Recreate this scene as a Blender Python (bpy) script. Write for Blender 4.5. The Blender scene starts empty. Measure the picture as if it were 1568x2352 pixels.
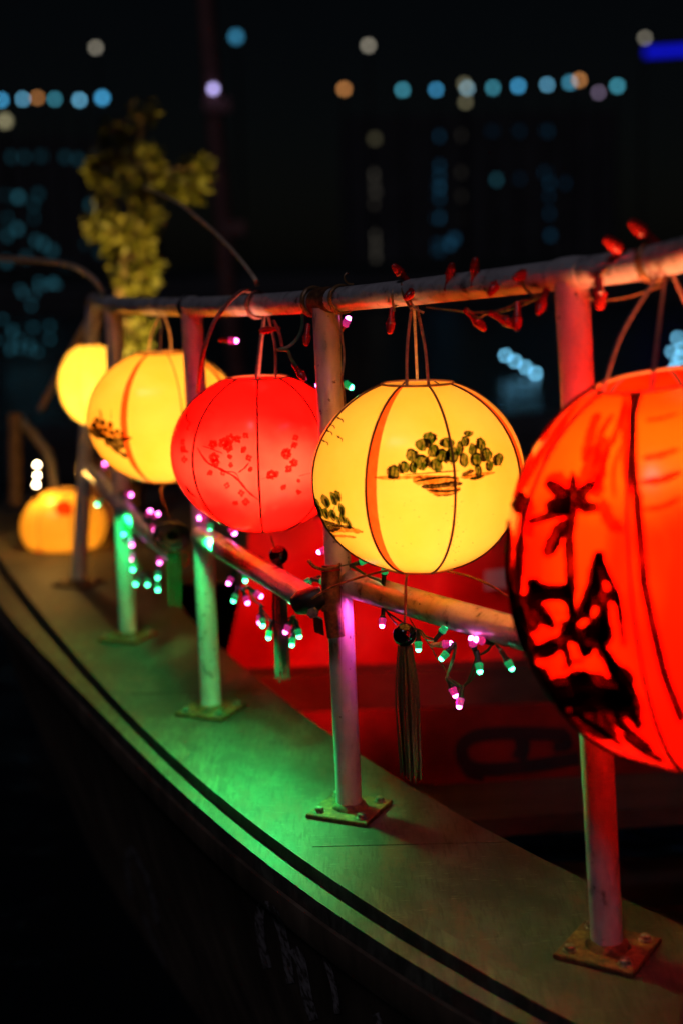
import bpy, math, random
import numpy as np
from mathutils import Vector, Matrix, noise
random.seed(11)
S = bpy.context.scene
V = Vector
# ------------------------------------------------------------------ camera, sky, sun, exposure
PITCH, ROLL, FPX, CX, CY = math.radians(10.0), math.radians(1.4), 3267.0, 784.0, 1176.0
CAM = V((0, 0, 1.03))
F_ = V((0, math.cos(PITCH), -math.sin(PITCH)))
R0, U0 = V((1, 0, 0)), V((0, math.sin(PITCH), math.cos(PITCH)))
R_ = R0*math.cos(ROLL) - U0*math.sin(ROLL)
U_ = U0*math.cos(ROLL) + R0*math.sin(ROLL)
cd = bpy.data.cameras.new('camera'); co = bpy.data.objects.new('camera', cd)
S.collection.objects.link(co); S.camera = co
m = Matrix.Identity(4)
for i in range(3):
    m[i][0], m[i][1], m[i][2], m[i][3] = R_[i], U_[i], -F_[i], CAM[i]
co.matrix_world = m
cd.sensor_fit = 'HORIZONTAL'; cd.sensor_width = 24; cd.lens = 50
cd.clip_start = 0.05; cd.clip_end = 2000
cd.dof.use_dof = True; cd.dof.focus_distance = 2.42; cd.dof.aperture_fstop = 1.6
cd.dof.aperture_blades = 9; cd.dof.aperture_rotation = 0.2

w = bpy.data.worlds.new('World'); S.world = w; w.use_nodes = True
nt = w.node_tree; bg = nt.nodes['Background']
sk = nt.nodes.new('ShaderNodeTexSky'); sk.sky_type = 'NISHITA'; sk.sun_disc = False
SUN_EL, SUN_AZ = math.radians(52), math.radians(205)
sk.sun_elevation = SUN_EL; sk.sun_rotation = SUN_AZ
nt.links.new(sk.outputs[0], bg.inputs[0]); bg.inputs[1].default_value = 0.00040
sl = bpy.data.lights.new('moon_sun', 'SUN'); so = bpy.data.objects.new('moon_sun', sl); S.collection.objects.link(so)
sl.energy = 0.19; sl.angle = math.radians(8); sl.color = (0.86, 0.8, 1.0)
sd = V((math.sin(SUN_AZ)*math.cos(SUN_EL), math.cos(SUN_AZ)*math.cos(SUN_EL), math.sin(SUN_EL)))
so.rotation_euler = sd.to_track_quat('Z', 'Y').to_euler()
so.location = (3, -4, 6)
S.view_settings.view_transform = 'Standard'; S.view_settings.look = 'None'
S.view_settings.exposure = 0; S.view_settings.gamma = 1; S.view_settings.use_curve_mapping = False
cy = S.cycles
cy.use_denoising = True; cy.denoiser = 'OPENIMAGEDENOISE'; cy.use_adaptive_sampling = False
cy.max_bounces = 8; cy.diffuse_bounces = 4; cy.glossy_bounces = 3; cy.transmission_bounces = 4
cy.transparent_max_bounces = 12; cy.sample_clamp_indirect = 60; cy.blur_glossy = 0.5
cy.caustics_reflective = False; cy.caustics_refractive = False

# ------------------------------------------------------------------ geometry helpers
def ray(x, y): return F_ + R_*((x-CX)/FPX) - U_*((y-CY)/FPX)
def P(x, y, Z): return CAM + ray(x, y)*Z
def Pz(x, y, z):
    d = ray(x, y); return CAM + d*((z-CAM.z)/d.z)
def depth(p): return (p-CAM).dot(F_)
def over(base, x, y):
    """point on the sight line through (x, y) nearest the vertical line through base"""
    d = ray(x, y); a, b = d.x, d.y
    t = ((base.x-CAM.x)*a + (base.y-CAM.y)*b)/(a*a+b*b)
    return CAM + d*t
def catmull(pts, n=8):
    pts = [V(p) for p in pts]
    if len(pts) < 3: return pts
    q = [pts[0]*2-pts[1]] + pts + [pts[-1]*2-pts[-2]]
    out = []
    for i in range(1, len(q)-2):
        for k in range(n):
            t = k/n; a, b, c, d = q[i-1], q[i], q[i+1], q[i+2]
            out.append(0.5*((2*b)+(c-a)*t+(2*a-5*b+4*c-d)*t*t+(3*b-a-3*c+d)*t**3))
    out.append(pts[-1]); return out

class MB:
    def __init__(s): s.v, s.f = [], []
    def face(s, pts):
        n = len(s.v); s.v += [V(p) for p in pts]; s.f.append(list(range(n, n+len(pts)))); return s
    def grid(s, rows, closed=False):
        n = len(s.v); w_ = len(rows[0])
        for r in rows: s.v += [V(p) for p in r]
        for i in range(len(rows)-1):
            for j in range(w_ if closed else w_-1):
                k = (j+1) % w_
                s.f.append([n+i*w_+j, n+i*w_+k, n+(i+1)*w_+k, n+(i+1)*w_+j])
        return s
    def tube(s, pts, r, seg=10, cap=True):
        pts = [V(p) for p in pts]; rows = []; nrm = None
        for i, p in enumerate(pts):
            t = (pts[min(i+1, len(pts)-1)] - pts[max(i-1, 0)]).normalized()
            if nrm is None:
                nrm = t.orthogonal().normalized()
            else:
                nrm = (nrm - t*nrm.dot(t))
                nrm = nrm.normalized() if nrm.length > 1e-6 else t.orthogonal().normalized()
            b = t.cross(nrm); rr = r[i] if isinstance(r, (list, tuple)) else r
            rows.append([p + (nrm*math.cos(2*math.pi*k/seg)+b*math.sin(2*math.pi*k/seg))*rr for k in range(seg)])
        n = len(s.v); s.grid(rows, True)
        if cap:
            s.f.append([n+k for k in range(seg)][::-1]); e = n+(len(rows)-1)*seg
            s.f.append([e+k for k in range(seg)])
        return s
    def lathe(s, c, prof, seg=16, axis=V((0, 0, 1))):
        q = V((0, 0, 1)).rotation_difference(V(axis).normalized())
        rows = [[V(c)+q@V((r*math.cos(2*math.pi*k/seg), r*math.sin(2*math.pi*k/seg), z)) for k in range(seg)] for r, z in prof]
        n = len(s.v); s.grid(rows, True)
        if prof[0][0] > 1e-5: s.f.append([n+k for k in range(seg)][::-1])
        if prof[-1][0] > 1e-5:
            e = n+(len(rows)-1)*seg; s.f.append([e+k for k in range(seg)])
        return s
    def sphere(s, c, r, seg=14, sq=1.0):
        return s.lathe(c, [(max(1e-4, r*math.sin(math.pi*i/(seg//2+1))), -r*sq*math.cos(math.pi*i/(seg//2+1))) for i in range(seg//2+2)], seg)
    def box(s, o, ax, ay, az):
        """o corner, three edge vectors"""
        o, ax, ay, az = V(o), V(ax), V(ay), V(az)
        n = len(s.v)
        s.v += [o, o+ax, o+ax+ay, o+ay, o+az, o+ax+az, o+ax+ay+az, o+ay+az]
        for f in ([3, 2, 1, 0], [4, 5, 6, 7], [0, 1, 5, 4], [1, 2, 6, 5], [2, 3, 7, 6], [3, 0, 4, 7]): s.f.append([n+i for i in f])
        return s
    def mesh(s, name, mat, origin=V((0, 0, 0)), smooth=True):
        me = bpy.data.meshes.new(name)
        me.from_pydata([tuple(p-origin) for p in s.v], [], s.f); me.update()
        if smooth:
            me.polygons.foreach_set('use_smooth', [True]*len(me.polygons))
            try: me.set_sharp_from_angle(angle=math.radians(38))
            except Exception: pass
        if mat: me.materials.append(mat)
        return me
    def build(s, name, mat, parent=None, origin=None, smooth=True):
        if parent is not None: origin = wloc(parent)
        elif origin is None:
            origin = sum(s.v, V((0, 0, 0)))/len(s.v); origin.z = min(p.z for p in s.v)
        o = bpy.data.objects.new(name, s.mesh(name, mat, origin, smooth)); S.collection.objects.link(o)
        if parent is not None: o.parent = parent
        else: o.location = origin
        return o
def wloc(o):
    p = V(o.location)
    while o.parent: o = o.parent; p += o.location
    return p
def tag(o, label=None, cat=None, group=None, kind=None):
    if label: o['label'] = label
    if cat: o['category'] = cat
    if group: o['group'] = group
    if kind: o['kind'] = kind
    return o
def thing(name, loc, label, cat, group=None):
    o = bpy.data.objects.new(name, None); S.collection.objects.link(o); o.location = loc; o.empty_display_size = 0.05
    return tag(o, label, cat, group)

# ------------------------------------------------------------------ materials
def mat(name):
    m_ = bpy.data.materials.new(name); m_.use_nodes = True
    n = m_.node_tree.nodes; return m_, n, m_.node_tree.links, n['Principled BSDF']
def simple(name, col, rough=0.5, metal=0.0, bump=0.0, scale=60):
    m_, n, l, b = mat(name)
    b.inputs['Base Color'].default_value = (*col, 1); b.inputs['Roughness'].default_value = rough; b.inputs['Metallic'].default_value = metal
    if bump:
        t = n.new('ShaderNodeTexNoise'); t.inputs['Scale'].default_value = scale; t.inputs['Detail'].default_value = 4
        tc = n.new('ShaderNodeTexCoord'); l.new(tc.outputs['Object'], t.inputs['Vector'])
        bp = n.new('ShaderNodeBump'); bp.inputs['Strength'].default_value = bump; bp.inputs['Distance'].default_value = 0.004
        l.new(t.outputs[0], bp.inputs['Height']); l.new(bp.outputs[0], b.inputs['Normal'])
    return m_
def noisy(name, stops, scale=20, detail=6, rough=(0.35, 0.7), metal=0.0, bump=0.15, stretch=(1, 1, 1), rot=0, distort=0.0, spots=None):
    m_, n, l, b = mat(name)
    tc = n.new('ShaderNodeTexCoord'); mp = n.new('ShaderNodeMapping'); l.new(tc.outputs['Object'], mp.inputs[0])
    mp.inputs['Scale'].default_value = stretch; mp.inputs['Rotation'].default_value = (0, 0, rot)
    t = n.new('ShaderNodeTexNoise'); t.inputs['Scale'].default_value = scale; t.inputs['Detail'].default_value = detail; t.inputs['Roughness'].default_value = 0.62
    t.inputs['Distortion'].default_value = distort
    l.new(mp.outputs[0], t.inputs['Vector'])
    cr = n.new('ShaderNodeValToRGB'); e = cr.color_ramp.elements
    while len(e) < len(stops): e.new(0.5)
    for i, (p, c) in enumerate(stops): e[i].position = p; e[i].color = (*c, 1)
    l.new(t.outputs[0], cr.inputs[0]); last = cr.outputs[0]
    if spots:   # (scale, threshold, colour)
        t2 = n.new('ShaderNodeTexNoise'); t2.inputs['Scale'].default_value = spots[0]; t2.inputs['Detail'].default_value = 5
        l.new(tc.outputs['Object'], t2.inputs['Vector'])
        mr = n.new('ShaderNodeMapRange'); mr.inputs[1].default_value = spots[1]; mr.inputs[2].default_value = spots[1]+0.06
        l.new(t2.outputs[0], mr.inputs[0])
        mx = n.new('ShaderNodeMix'); mx.data_type = 'RGBA'; mx.inputs['B'].default_value = (*spots[2], 1)
        l.new(mr.outputs[0], mx.inputs['Factor']); l.new(last, mx.inputs['A']); last = mx.outputs['Result']
    l.new(last, b.inputs['Base Color'])
    mr2 = n.new('ShaderNodeMapRange'); mr2.inputs[3].default_value = rough[0]; mr2.inputs[4].default_value = rough[1]
    l.new(t.outputs[0], mr2.inputs[0]); l.new(mr2.outputs[0], b.inputs['Roughness'])
    b.inputs['Metallic'].default_value = metal
    if bump:
        bp = n.new('ShaderNodeBump'); bp.inputs['Strength'].default_value = bump; bp.inputs['Distance'].default_value = 0.003
        l.new(t.outputs[0], bp.inputs['Height']); l.new(bp.outputs[0], b.inputs['Normal'])
    return m_
def emit(name, col, k):
    m_, n, l, b = mat(name)
    b.inputs['Base Color'].default_value = (*[min(c, .8) for c in col], 1)
    b.inputs['Emission Color'].default_value = (*col, 1); b.inputs['Emission Strength'].default_value = k
    return m_
def shade(name, c_lo, c_hi, scale=7, stretch=(1, 1, 1), gloss=0.08, diff=0.4, contrast=(0.35, 0.65), bulb_glow=None):
    """lantern cloth: light from the bulb inside passes through it"""
    m_, n, l, b = mat(name); n.remove(b)
    out = n['Material Output']; tc = n.new('ShaderNodeTexCoord'); mp = n.new('ShaderNodeMapping'); mp.inputs['Scale'].default_value = stretch
    l.new(tc.outputs['Object'], mp.inputs[0])
    t = n.new('ShaderNodeTexNoise'); t.inputs['Scale'].default_value = scale; t.inputs['Detail'].default_value = 5; t.inputs['Distortion'].default_value = 0.4
    l.new(mp.outputs[0], t.inputs['Vector'])
    mr = n.new('ShaderNodeMapRange'); mr.inputs[1].default_value, mr.inputs[2].default_value = contrast; l.new(t.outputs[0], mr.inputs[0])
    mx = n.new('ShaderNodeMix'); mx.data_type = 'RGBA'; mx.inputs['A'].default_value = (*c_lo, 1); mx.inputs['B'].default_value = (*c_hi, 1)
    l.new(mr.outputs[0], mx.inputs['Factor'])
    if bulb_glow:      # hot glow of the bulb painted into the cloth colour: (height of its middle, half height, colour)
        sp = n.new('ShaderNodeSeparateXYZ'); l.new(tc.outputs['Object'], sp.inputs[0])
        m0 = n.new('ShaderNodeMath'); m0.operation = 'SUBTRACT'; l.new(sp.outputs['Z'], m0.inputs[0]); m0.inputs[1].default_value = bulb_glow[0]
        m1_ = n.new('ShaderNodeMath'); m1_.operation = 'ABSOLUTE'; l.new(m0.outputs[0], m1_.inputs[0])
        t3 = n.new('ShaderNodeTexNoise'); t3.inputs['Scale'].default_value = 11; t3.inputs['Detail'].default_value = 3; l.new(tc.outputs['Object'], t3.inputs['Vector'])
        m2_ = n.new('ShaderNodeMath'); m2_.operation = 'MULTIPLY_ADD'; l.new(t3.outputs[0], m2_.inputs[0]); m2_.inputs[1].default_value = bulb_glow[1]*1.4; l.new(m1_.outputs[0], m2_.inputs[2])
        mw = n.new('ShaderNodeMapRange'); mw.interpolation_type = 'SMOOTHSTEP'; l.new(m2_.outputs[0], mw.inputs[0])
        mw.inputs[1].default_value = bulb_glow[1]*1.85; mw.inputs[2].default_value = bulb_glow[1]*.6; mw.inputs[3].default_value = 0; mw.inputs[4].default_value = 1
        mxw = n.new('ShaderNodeMix'); mxw.data_type = 'RGBA'; mxw.inputs['B'].default_value = (*bulb_glow[2], 1)
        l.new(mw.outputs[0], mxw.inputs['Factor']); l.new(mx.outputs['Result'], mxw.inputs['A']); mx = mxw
    tr = n.new('ShaderNodeBsdfTranslucent'); df = n.new('ShaderNodeBsdfDiffuse'); gl = n.new('ShaderNodeBsdfGlossy'); gl.inputs['Roughness'].default_value = 0.22
    l.new(mx.outputs['Result'], tr.inputs[0]); l.new(mx.outputs['Result'], df.inputs[0])
    bp = n.new('ShaderNodeBump'); bp.inputs['Strength'].default_value = 0.12; bp.inputs['Distance'].default_value = 0.01; l.new(t.outputs[0], bp.inputs['Height'])
    for q in (tr, df, gl): l.new(bp.outputs[0], q.inputs['Normal'])
    m1 = n.new('ShaderNodeMixShader'); m1.inputs[0].default_value = diff; l.new(tr.outputs[0], m1.inputs[1]); l.new(df.outputs[0], m1.inputs[2])
    fr = n.new('ShaderNodeFresnel'); fr.inputs[0].default_value = 1.35
    mu = n.new('ShaderNodeMath'); mu.operation = 'MULTIPLY'; mu.inputs[1].default_value = gloss/0.08; l.new(fr.outputs[0], mu.inputs[0])
    ge = n.new('ShaderNodeNewGeometry'); iv = n.new('ShaderNodeMath'); iv.operation = 'SUBTRACT'; iv.inputs[0].default_value = 1; l.new(ge.outputs['Backfacing'], iv.inputs[1])
    mb_ = n.new('ShaderNodeMath'); mb_.operation = 'MULTIPLY'; l.new(mu.outputs[0], mb_.inputs[0]); l.new(iv.outputs[0], mb_.inputs[1])
    m2 = n.new('ShaderNodeMixShader'); l.new(mb_.outputs[0], m2.inputs[0]); l.new(m1.outputs[0], m2.inputs[1]); l.new(gl.outputs[0], m2.inputs[2])
    l.new(m2.outputs[0], out.inputs[0]); return m_
def ink(name, col, edge=0.35, scale=220, cover=(0.3, 0.6)):
    """see-through paint on the cloth: a colour filter with brush streaks"""
    m_, n, l, b = mat(name); n.remove(b); out = n['Material Output']
    tc = n.new('ShaderNodeTexCoord'); mp = n.new('ShaderNodeMapping'); mp.inputs['Scale'].default_value = (1, 1, 0.45); l.new(tc.outputs['Object'], mp.inputs[0])
    t = n.new('ShaderNodeTexNoise'); t.inputs['Scale'].default_value = scale; t.inputs['Detail'].default_value = 3; l.new(mp.outputs[0], t.inputs['Vector'])
    mr = n.new('ShaderNodeMapRange'); mr.inputs[1].default_value, mr.inputs[2].default_value = cover; l.new(t.outputs[0], mr.inputs[0])
    mx = n.new('ShaderNodeMix'); mx.data_type = 'RGBA'
    mx.inputs['A'].default_value = (*[c*(1-edge)+edge for c in col], 1); mx.inputs['B'].default_value = (*col, 1); l.new(mr.outputs[0], mx.inputs['Factor'])
    tb = n.new('ShaderNodeBsdfTransparent'); l.new(mx.outputs['Result'], tb.inputs[0]); l.new(tb.outputs[0], out.inputs[0]); return m_

M = {}
M['pipe'] = noisy('painted_pipe', [(0.30, (0.10, 0.07, 0.06)), (0.40, (0.52, 0.49, 0.49)), (0.7, (0.74, 0.71, 0.72))], 26, 6, (0.3, 0.55), 0.15, 0.2, (1, 1, 0.5), spots=(75, 0.66, (0.07, 0.035, 0.025)))
M['rail'] = noisy('galvanised_rail', [(0.30, (0.14, 0.10, 0.10)), (0.45, (0.5, 0.47, 0.48)), (0.75, (0.7, 0.67, 0.68))], 34, 6, (0.2, 0.42), 0.12, 0.25, (1, 1, 1), spots=(60, 0.67, (0.06, 0.035, 0.03)))
M['rust'] = noisy('rusty_steel', [(0.3, (0.03, 0.012, 0.008)), (0.5, (0.16, 0.06, 0.02)), (0.72, (0.36, 0.17, 0.06))], 60, 6, (0.5, 0.85), 0.2, 0.6)
M['bolt'] = noisy('worn_bolt', [(0.3, (0.2, 0.16, 0.14)), (0.6, (0.5, 0.47, 0.45))], 80, 3, (0.25, 0.5), 0.6, 0.2)
M['worn_bolt'] = noisy('rusted_bolt', [(0.3, (0.06, 0.03, 0.02)), (0.5, (0.22, 0.15, 0.11)), (0.7, (0.5, 0.46, 0.44))], 140, 4, (0.3, 0.6), 0.4, 0.4)
M['deck'] = noisy('weathered_ply', [(0.30, (0.028, 0.025, 0.018)), (0.45, (0.048, 0.046, 0.034)), (0.56, (0.075, 0.073, 0.055)), (0.72, (0.12, 0.118, 0.09))], 5.5, 10, (0.45, 0.75), 0, 0.25, (2.2, 0.9, 1), 0.45, 0.4, spots=(9, 0.68, (0.035, 0.027, 0.02)))
def scuff(m_, amount=.55):
    n, l = m_.node_tree.nodes, m_.node_tree.links; b = n['Principled BSDF']; src = b.inputs['Base Color'].links[0].from_socket
    tc = n.new('ShaderNodeTexCoord'); last = src
    for sc, st, lo_, hi_, col in ((26, (6, .7, 1), .50, .62, (.022, .018, .012)), (3.2, (1, 1, 1), .50, .62, (.020, .015, .010)), (9, (1.5, .6, 1), .54, .64, (.13, .05, .035)), (120, (1, 1, 1), .60, .70, (.02, .016, .012)), (34, (.8, 7, 1), .60, .68, (.20, .19, .15))):
        mp = n.new('ShaderNodeMapping'); mp.inputs['Scale'].default_value = st; mp.inputs['Rotation'].default_value = (0, 0, .42); l.new(tc.outputs['Object'], mp.inputs[0])
        t = n.new('ShaderNodeTexNoise'); t.inputs['Scale'].default_value = sc; t.inputs['Detail'].default_value = 8; t.inputs['Roughness'].default_value = .68; l.new(mp.outputs[0], t.inputs['Vector'])
        mr = n.new('ShaderNodeMapRange'); mr.inputs[1].default_value, mr.inputs[2].default_value, mr.inputs[4].default_value = lo_, hi_, amount; l.new(t.outputs[0], mr.inputs[0])
        mx = n.new('ShaderNodeMix'); mx.data_type = 'RGBA'; mx.inputs['B'].default_value = (*col, 1); l.new(mr.outputs[0], mx.inputs['Factor']); l.new(last, mx.inputs['A']); last = mx.outputs['Result']
    l.new(last, b.inputs['Base Color'])
scuff(M['deck'], .7)
M['trim'] = noisy('trim_board', [(0.32, (0.03, 0.026, 0.018)), (0.5, (0.07, 0.067, 0.05)), (0.7, (0.13, 0.127, 0.095))], 14, 9, (0.45, 0.75), 0, 0.3, (3, 0.6, 1), 0.45, 0.8)
scuff(M['trim'], .6)
M['gap'] = simple('tarred_gap', (0.03, 0.014, 0.012), 0.75, 0, 0.3, 40)
M['hull'] = noisy('dark_hull', [(0.3, (0.05, 0.034, 0.024)), (0.55, (0.14, 0.095, 0.065)), (0.75, (0.24, 0.17, 0.12))], 9, 8, (0.4, 0.7), 0, 0.5, (1, 1, 0.35))
M['inner'] = noisy('dark_planks', [(0.3, (0.03, 0.02, 0.014)), (0.6, (0.085, 0.06, 0.045)), (0.8, (0.13, 0.10, 0.08))], 10, 8, (0.5, 0.8), 0, 0.3, (0.4, 3, 1))
M['red_cloth'] = noisy('red_cloth', [(0.3, (0.55, 0.006, 0.004)), (0.7, (0.75, 0.012, 0.008))], 7, 4, (0.6, 0.8), 0, 0.2)
M['red_paint'] = noisy('red_board', [(0.3, (0.12, 0.003, 0.002)), (0.7, (0.28, 0.006, 0.004))], 8, 6, (0.45, 0.7), 0, 0.2)
M['letter'] = simple('blue_black_letter', (0.008, 0.010, 0.016), 0.6)
M['white_letter'] = noisy('worn_white_paint', [(0.42, (0.05, 0.035, 0.026)), (0.54, (0.26, 0.23, 0.23)), (0.72, (0.42, 0.38, 0.38))], 55, 6, (0.5, 0.8), 0, 0.2)
M['paper'] = simple('pale_paper', (0.55, 0.55, 0.6), 0.8)
M['dark'] = simple('dark_plastic', (0.012, 0.010, 0.012), 0.45)
M['bead'] = simple('black_bead', (0.006, 0.004, 0.006), 0.08)
M['cord'] = noisy('straw_cord', [(0.3, (0.22, 0.13, 0.06)), (0.7, (0.5, 0.34, 0.17))], 120, 3, (0.5, 0.7), 0, 0.3)
M['reddish_cord'] = noisy('reddish_cord', [(0.3, (0.16, 0.06, 0.05)), (0.7, (0.34, 0.16, 0.13))], 120, 3, (0.4, 0.6), 0, 0.3)
M['cane'] = noisy('bamboo_cane', [(0.3, (0.45, 0.30, 0.2)), (0.7, (0.75, 0.58, 0.42))], 60, 3, (0.3, 0.5), 0, 0.2)
M['fringe'] = noisy('green_thread', [(0.3, (0.02, 0.04, 0.008)), (0.7, (0.07, 0.11, 0.025))], 300, 2, (0.55, 0.75), 0, 0)
M['dark_fringe'] = simple('dark_red_thread', (.035, .006, .006), .7)
M['wire'] = noisy('copper_wire', [(0.3, (0.16, 0.07, 0.03)), (0.7, (0.36, 0.2, 0.08))], 90, 2, (0.3, 0.5), 0.2, 0)
M['green_wire'] = simple('green_wire', (0.04, 0.16, 0.07), 0.35)
M['socket_dark'] = simple('dark_green_socket', (0.02, 0.06, 0.04), 0.35)
M['socket_tan'] = simple('tan_socket', (0.4, 0.24, 0.1), 0.4)
M['rib_dark'] = simple('dark_rib', (0.03, 0.008, 0.004), 0.6)
M['ring'] = simple('ring_wire', (0.30, 0.14, 0.05), 0.5)
M['leaf'] = noisy('leaf', [(0.3, (0.06, 0.075, 0.008)), (0.7, (0.15, 0.13, 0.02))], 12, 3, (0.4, 0.6), 0, 0)
M['bark'] = noisy('bark', [(0.3, (0.06, 0.035, 0.02)), (0.7, (0.2, 0.12, 0.07))], 30, 5, (0.7, 0.9), 0, 0.5)
M['clay'] = noisy('clay_pot', [(0.3, (0.16, 0.07, 0.04)), (0.7, (0.28, 0.13, 0.08))], 20, 4, (0.6, 0.9), 0, 0.2)
M['mast'] = noisy('red_brown_paint', [(0.3, (0.09, 0.03, 0.03)), (0.7, (0.2, 0.08, 0.07))], 6, 5, (0.5, 0.8), 0, 0.2)
M['far_wall'] = noisy('dark_far_wall', [(0.3, (0.02, 0.02, 0.022)), (0.7, (0.045, 0.045, 0.05))], 0.6, 5, (0.7, 0.9), 0, 0)
M['glass_dark'] = simple('dark_glass', (0.015, 0.015, 0.02), 0.2)
M['glow_pink'] = emit('pink_bulb_cap', (1.0, 0.05, 0.42), 0.32)
M['glow_green'] = emit('green_bulb_cap', (0.01, 0.75, 0.22), 0.30)
M['tip_pink'] = emit('pink_bulb_tip', (1.0, 0.16, 0.66), 15)
M['tip_green'] = emit('green_bulb_tip', (0.07, 1.0, 0.42), 14)
M['tip_white'] = emit('white_bulb_tip', (1.0, 0.8, 0.5), 30)
M['cap_red'] = simple('red_bulb_cap', (0.42, 0.015, 0.012), 0.25)
M['shade_yellow'] = shade('yellow_cloth', (0.98, 0.64, 0.10), (1.0, 0.71, 0.16), 9)
M['shade_pale'] = shade('pale_yellow_cloth', (0.95, 0.60, 0.08), (1.0, 0.66, 0.13), 9)
M['shade_red'] = shade('red_cloth_shade', (0.95, 0.0035, 0.0028), (1.0, 0.007, 0.005), 8, bulb_glow=(.145, .085, (1.0, .055, .034)))
M['shade_scarlet'] = shade('scarlet_vinyl', (0.95, 0.006, 0.0004), (1.0, 0.020, 0.0010), 6.5, (1.6, 1.6, 0.35), 0.14, 0.36, (0.44, 0.60), bulb_glow=(.46, .11, (1.0, .054, .002)))
M['ink_green'] = ink('dark_green_ink', (0.035, 0.11, 0.004), 0.30)
M['ink_black'] = ink('black_ink', (0.02, 0.014, 0.006), 0.22)
M['ink_brown'] = ink('brown_wash', (0.45, 0.24, 0.06), 0.45, 120)
M['ink_red'] = ink('red_ink', (0.75, 0.10, 0.06), 0.12, 120)
M['ink_crimson'] = ink('crimson_ink', (0.45, 0.04, 0.03), 0.1, 120)
M['ink_seam'] = ink('seam_band', (0.78, 0.16, 0.10), 0.06, 90)
M['ink_soot'] = ink('soot_ink', (0.02, 0.012, 0.008), 0.10, 70, (0.28, 0.5))

# ------------------------------------------------------------------ water, far bank
wm, n, l, b = mat('night_water')
b.inputs['Base Color'].default_value = (0.004, 0.006, 0.008, 1); b.inputs['Roughness'].default_value = 0.24; b.inputs['IOR'].default_value = 1.33
tc = n.new('ShaderNodeTexCoord'); t = n.new('ShaderNodeTexNoise'); t.inputs['Scale'].default_value = 2.2; t.inputs['Detail'].default_value = 3; t.inputs['Distortion'].default_value = 0.8
l.new(tc.outputs['Object'], t.inputs['Vector']); bp = n.new('ShaderNodeBump'); bp.inputs['Strength'].default_value = 0.5; bp.inputs['Distance'].default_value = 0.12
l.new(t.outputs[0], bp.inputs['Height']); l.new(bp.outputs[0], b.inputs['Normal'])
WZ = -0.95
tag(MB().face([(-400, -60, WZ), (400, -60, WZ), (400, 900, WZ), (-400, 900, WZ)]).build('water', wm, origin=V((0, 0, WZ))), kind='structure')
tag(MB().box((-90, 64, WZ-1), (180, 0, 0), (0, 60, 0), (0, 0, 1.9)).build('embankment', M['far_wall'], smooth=False), kind='structure')

# ------------------------------------------------------------------ plan curves of the side deck (pixel -> deck plane)
def curve_fit(pts, z, deg=4):
    q = [Pz(x, y, z) for x, y in pts]
    xs, ys = np.array([p.x for p in q]), np.array([p.y for p in q])
    c = np.polyfit(ys, xs, deg); lo, hi = ys.min(), ys.max(); dc = np.polyder(c)
    def f(Y):
        if Y < lo: return float(np.polyval(c, lo) + np.polyval(dc, lo)*(Y-lo))
        if Y > hi: return float(np.polyval(c, hi) + np.polyval(dc, hi)*(Y-hi)) + 0.11*(Y-hi)**2
        return float(np.polyval(c, Y))
    return f
ZL = -0.012
led = curve_fit([(0, 1391), (55, 1453), (109, 1508), (164, 1573), (219, 1628), (292, 1695), (375, 1773), (500, 1898), (590, 1973), (700, 2048), (784, 2108), (907, 2186), (1030, 2263), (1143, 2330)], ZL)
gapo = curve_fit([(0, 1322), (36, 1372), (73, 1417), (146, 1507), (219, 1585), (292, 1655), (400, 1770), (500, 1859), (600, 1946), (700, 2017), (784, 2074), (865, 2117), (990, 2193), (1092, 2265), (1205, 2330)], ZL)
gapi = curve_fit([(0, 1285), (36, 1337), (73, 1385), (146, 1476), (219, 1556), (292, 1631), (400, 1746), (500, 1833), (600, 1919), (700, 1988), (784, 2041), (865, 2084), (990, 2157), (1092, 2226), (1205, 2295), (1290, 2352)], 0)
inn = curve_fit([(514, 1493), (560, 1535), (650, 1610), (738, 1670), (832, 1738), (932, 1794), (1143, 1923), (1344, 2026), (1430, 2064), (1568, 2124)], 0, 3)
Y0, Y1, YE = 1.0, 4.55, 6.6
def ys(a, b_, n_): return [a+(b_-a)*i/n_ for i in range(n_+1)]

boat = thing('boat', (0, 3.2, -0.95), 'dark wooden boat with lit side deck under the lantern railing', 'boat')
def strip(fa, fb, z0, z1, a, b_, name, mt, n_=60, thick=0.02, inset=0.0):
    mb = MB(); rows = []
    for Y in ys(a, b_, n_):
        xa, xb = fa(Y)+inset, fb(Y)-inset
        rows.append([V((xa, Y, z0-thick)), V((xa, Y, z0)), V((xa+(xb-xa)*.33, Y, z0+(z1-z0)*.33)), V((xa+(xb-xa)*.66, Y, z0+(z1-z0)*.66)), V((xb, Y, z1)), V((xb, Y, z1-thick))])
    mb.grid(rows); mb.f.append(list(range(5, -1, -1))); k = len(mb.v)-6; mb.f.append([k+i for i in range(6)])
    return mb.build(name, mt, boat)
strip(led, gapo, ZL, ZL, Y0, YE, 'outer_ledge', M['trim'], 80, 0.03)
strip(lambda Y: gapo(Y)-0.004, lambda Y: gapi(Y)+0.004, -0.022, -0.022, Y0, YE, 'gap_strip', M['gap'], 80, 0.02)
trimw = lambda Y: gapi(Y)+0.047
strip(gapi, trimw, 0.003, 0.003, Y0, YE, 'edge_board', M['trim'], 80, 0.035)
cuts = [Y0, 1.62, 2.40, 3.35, Y1]
for a, b_ in zip(cuts[:-1], cuts[1:]):
    strip(lambda Y: trimw(Y)+0.002, inn, 0, 0, a+0.0015, b_-0.0015, 'deck_panel', M['deck'], 24, 0.03)
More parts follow.
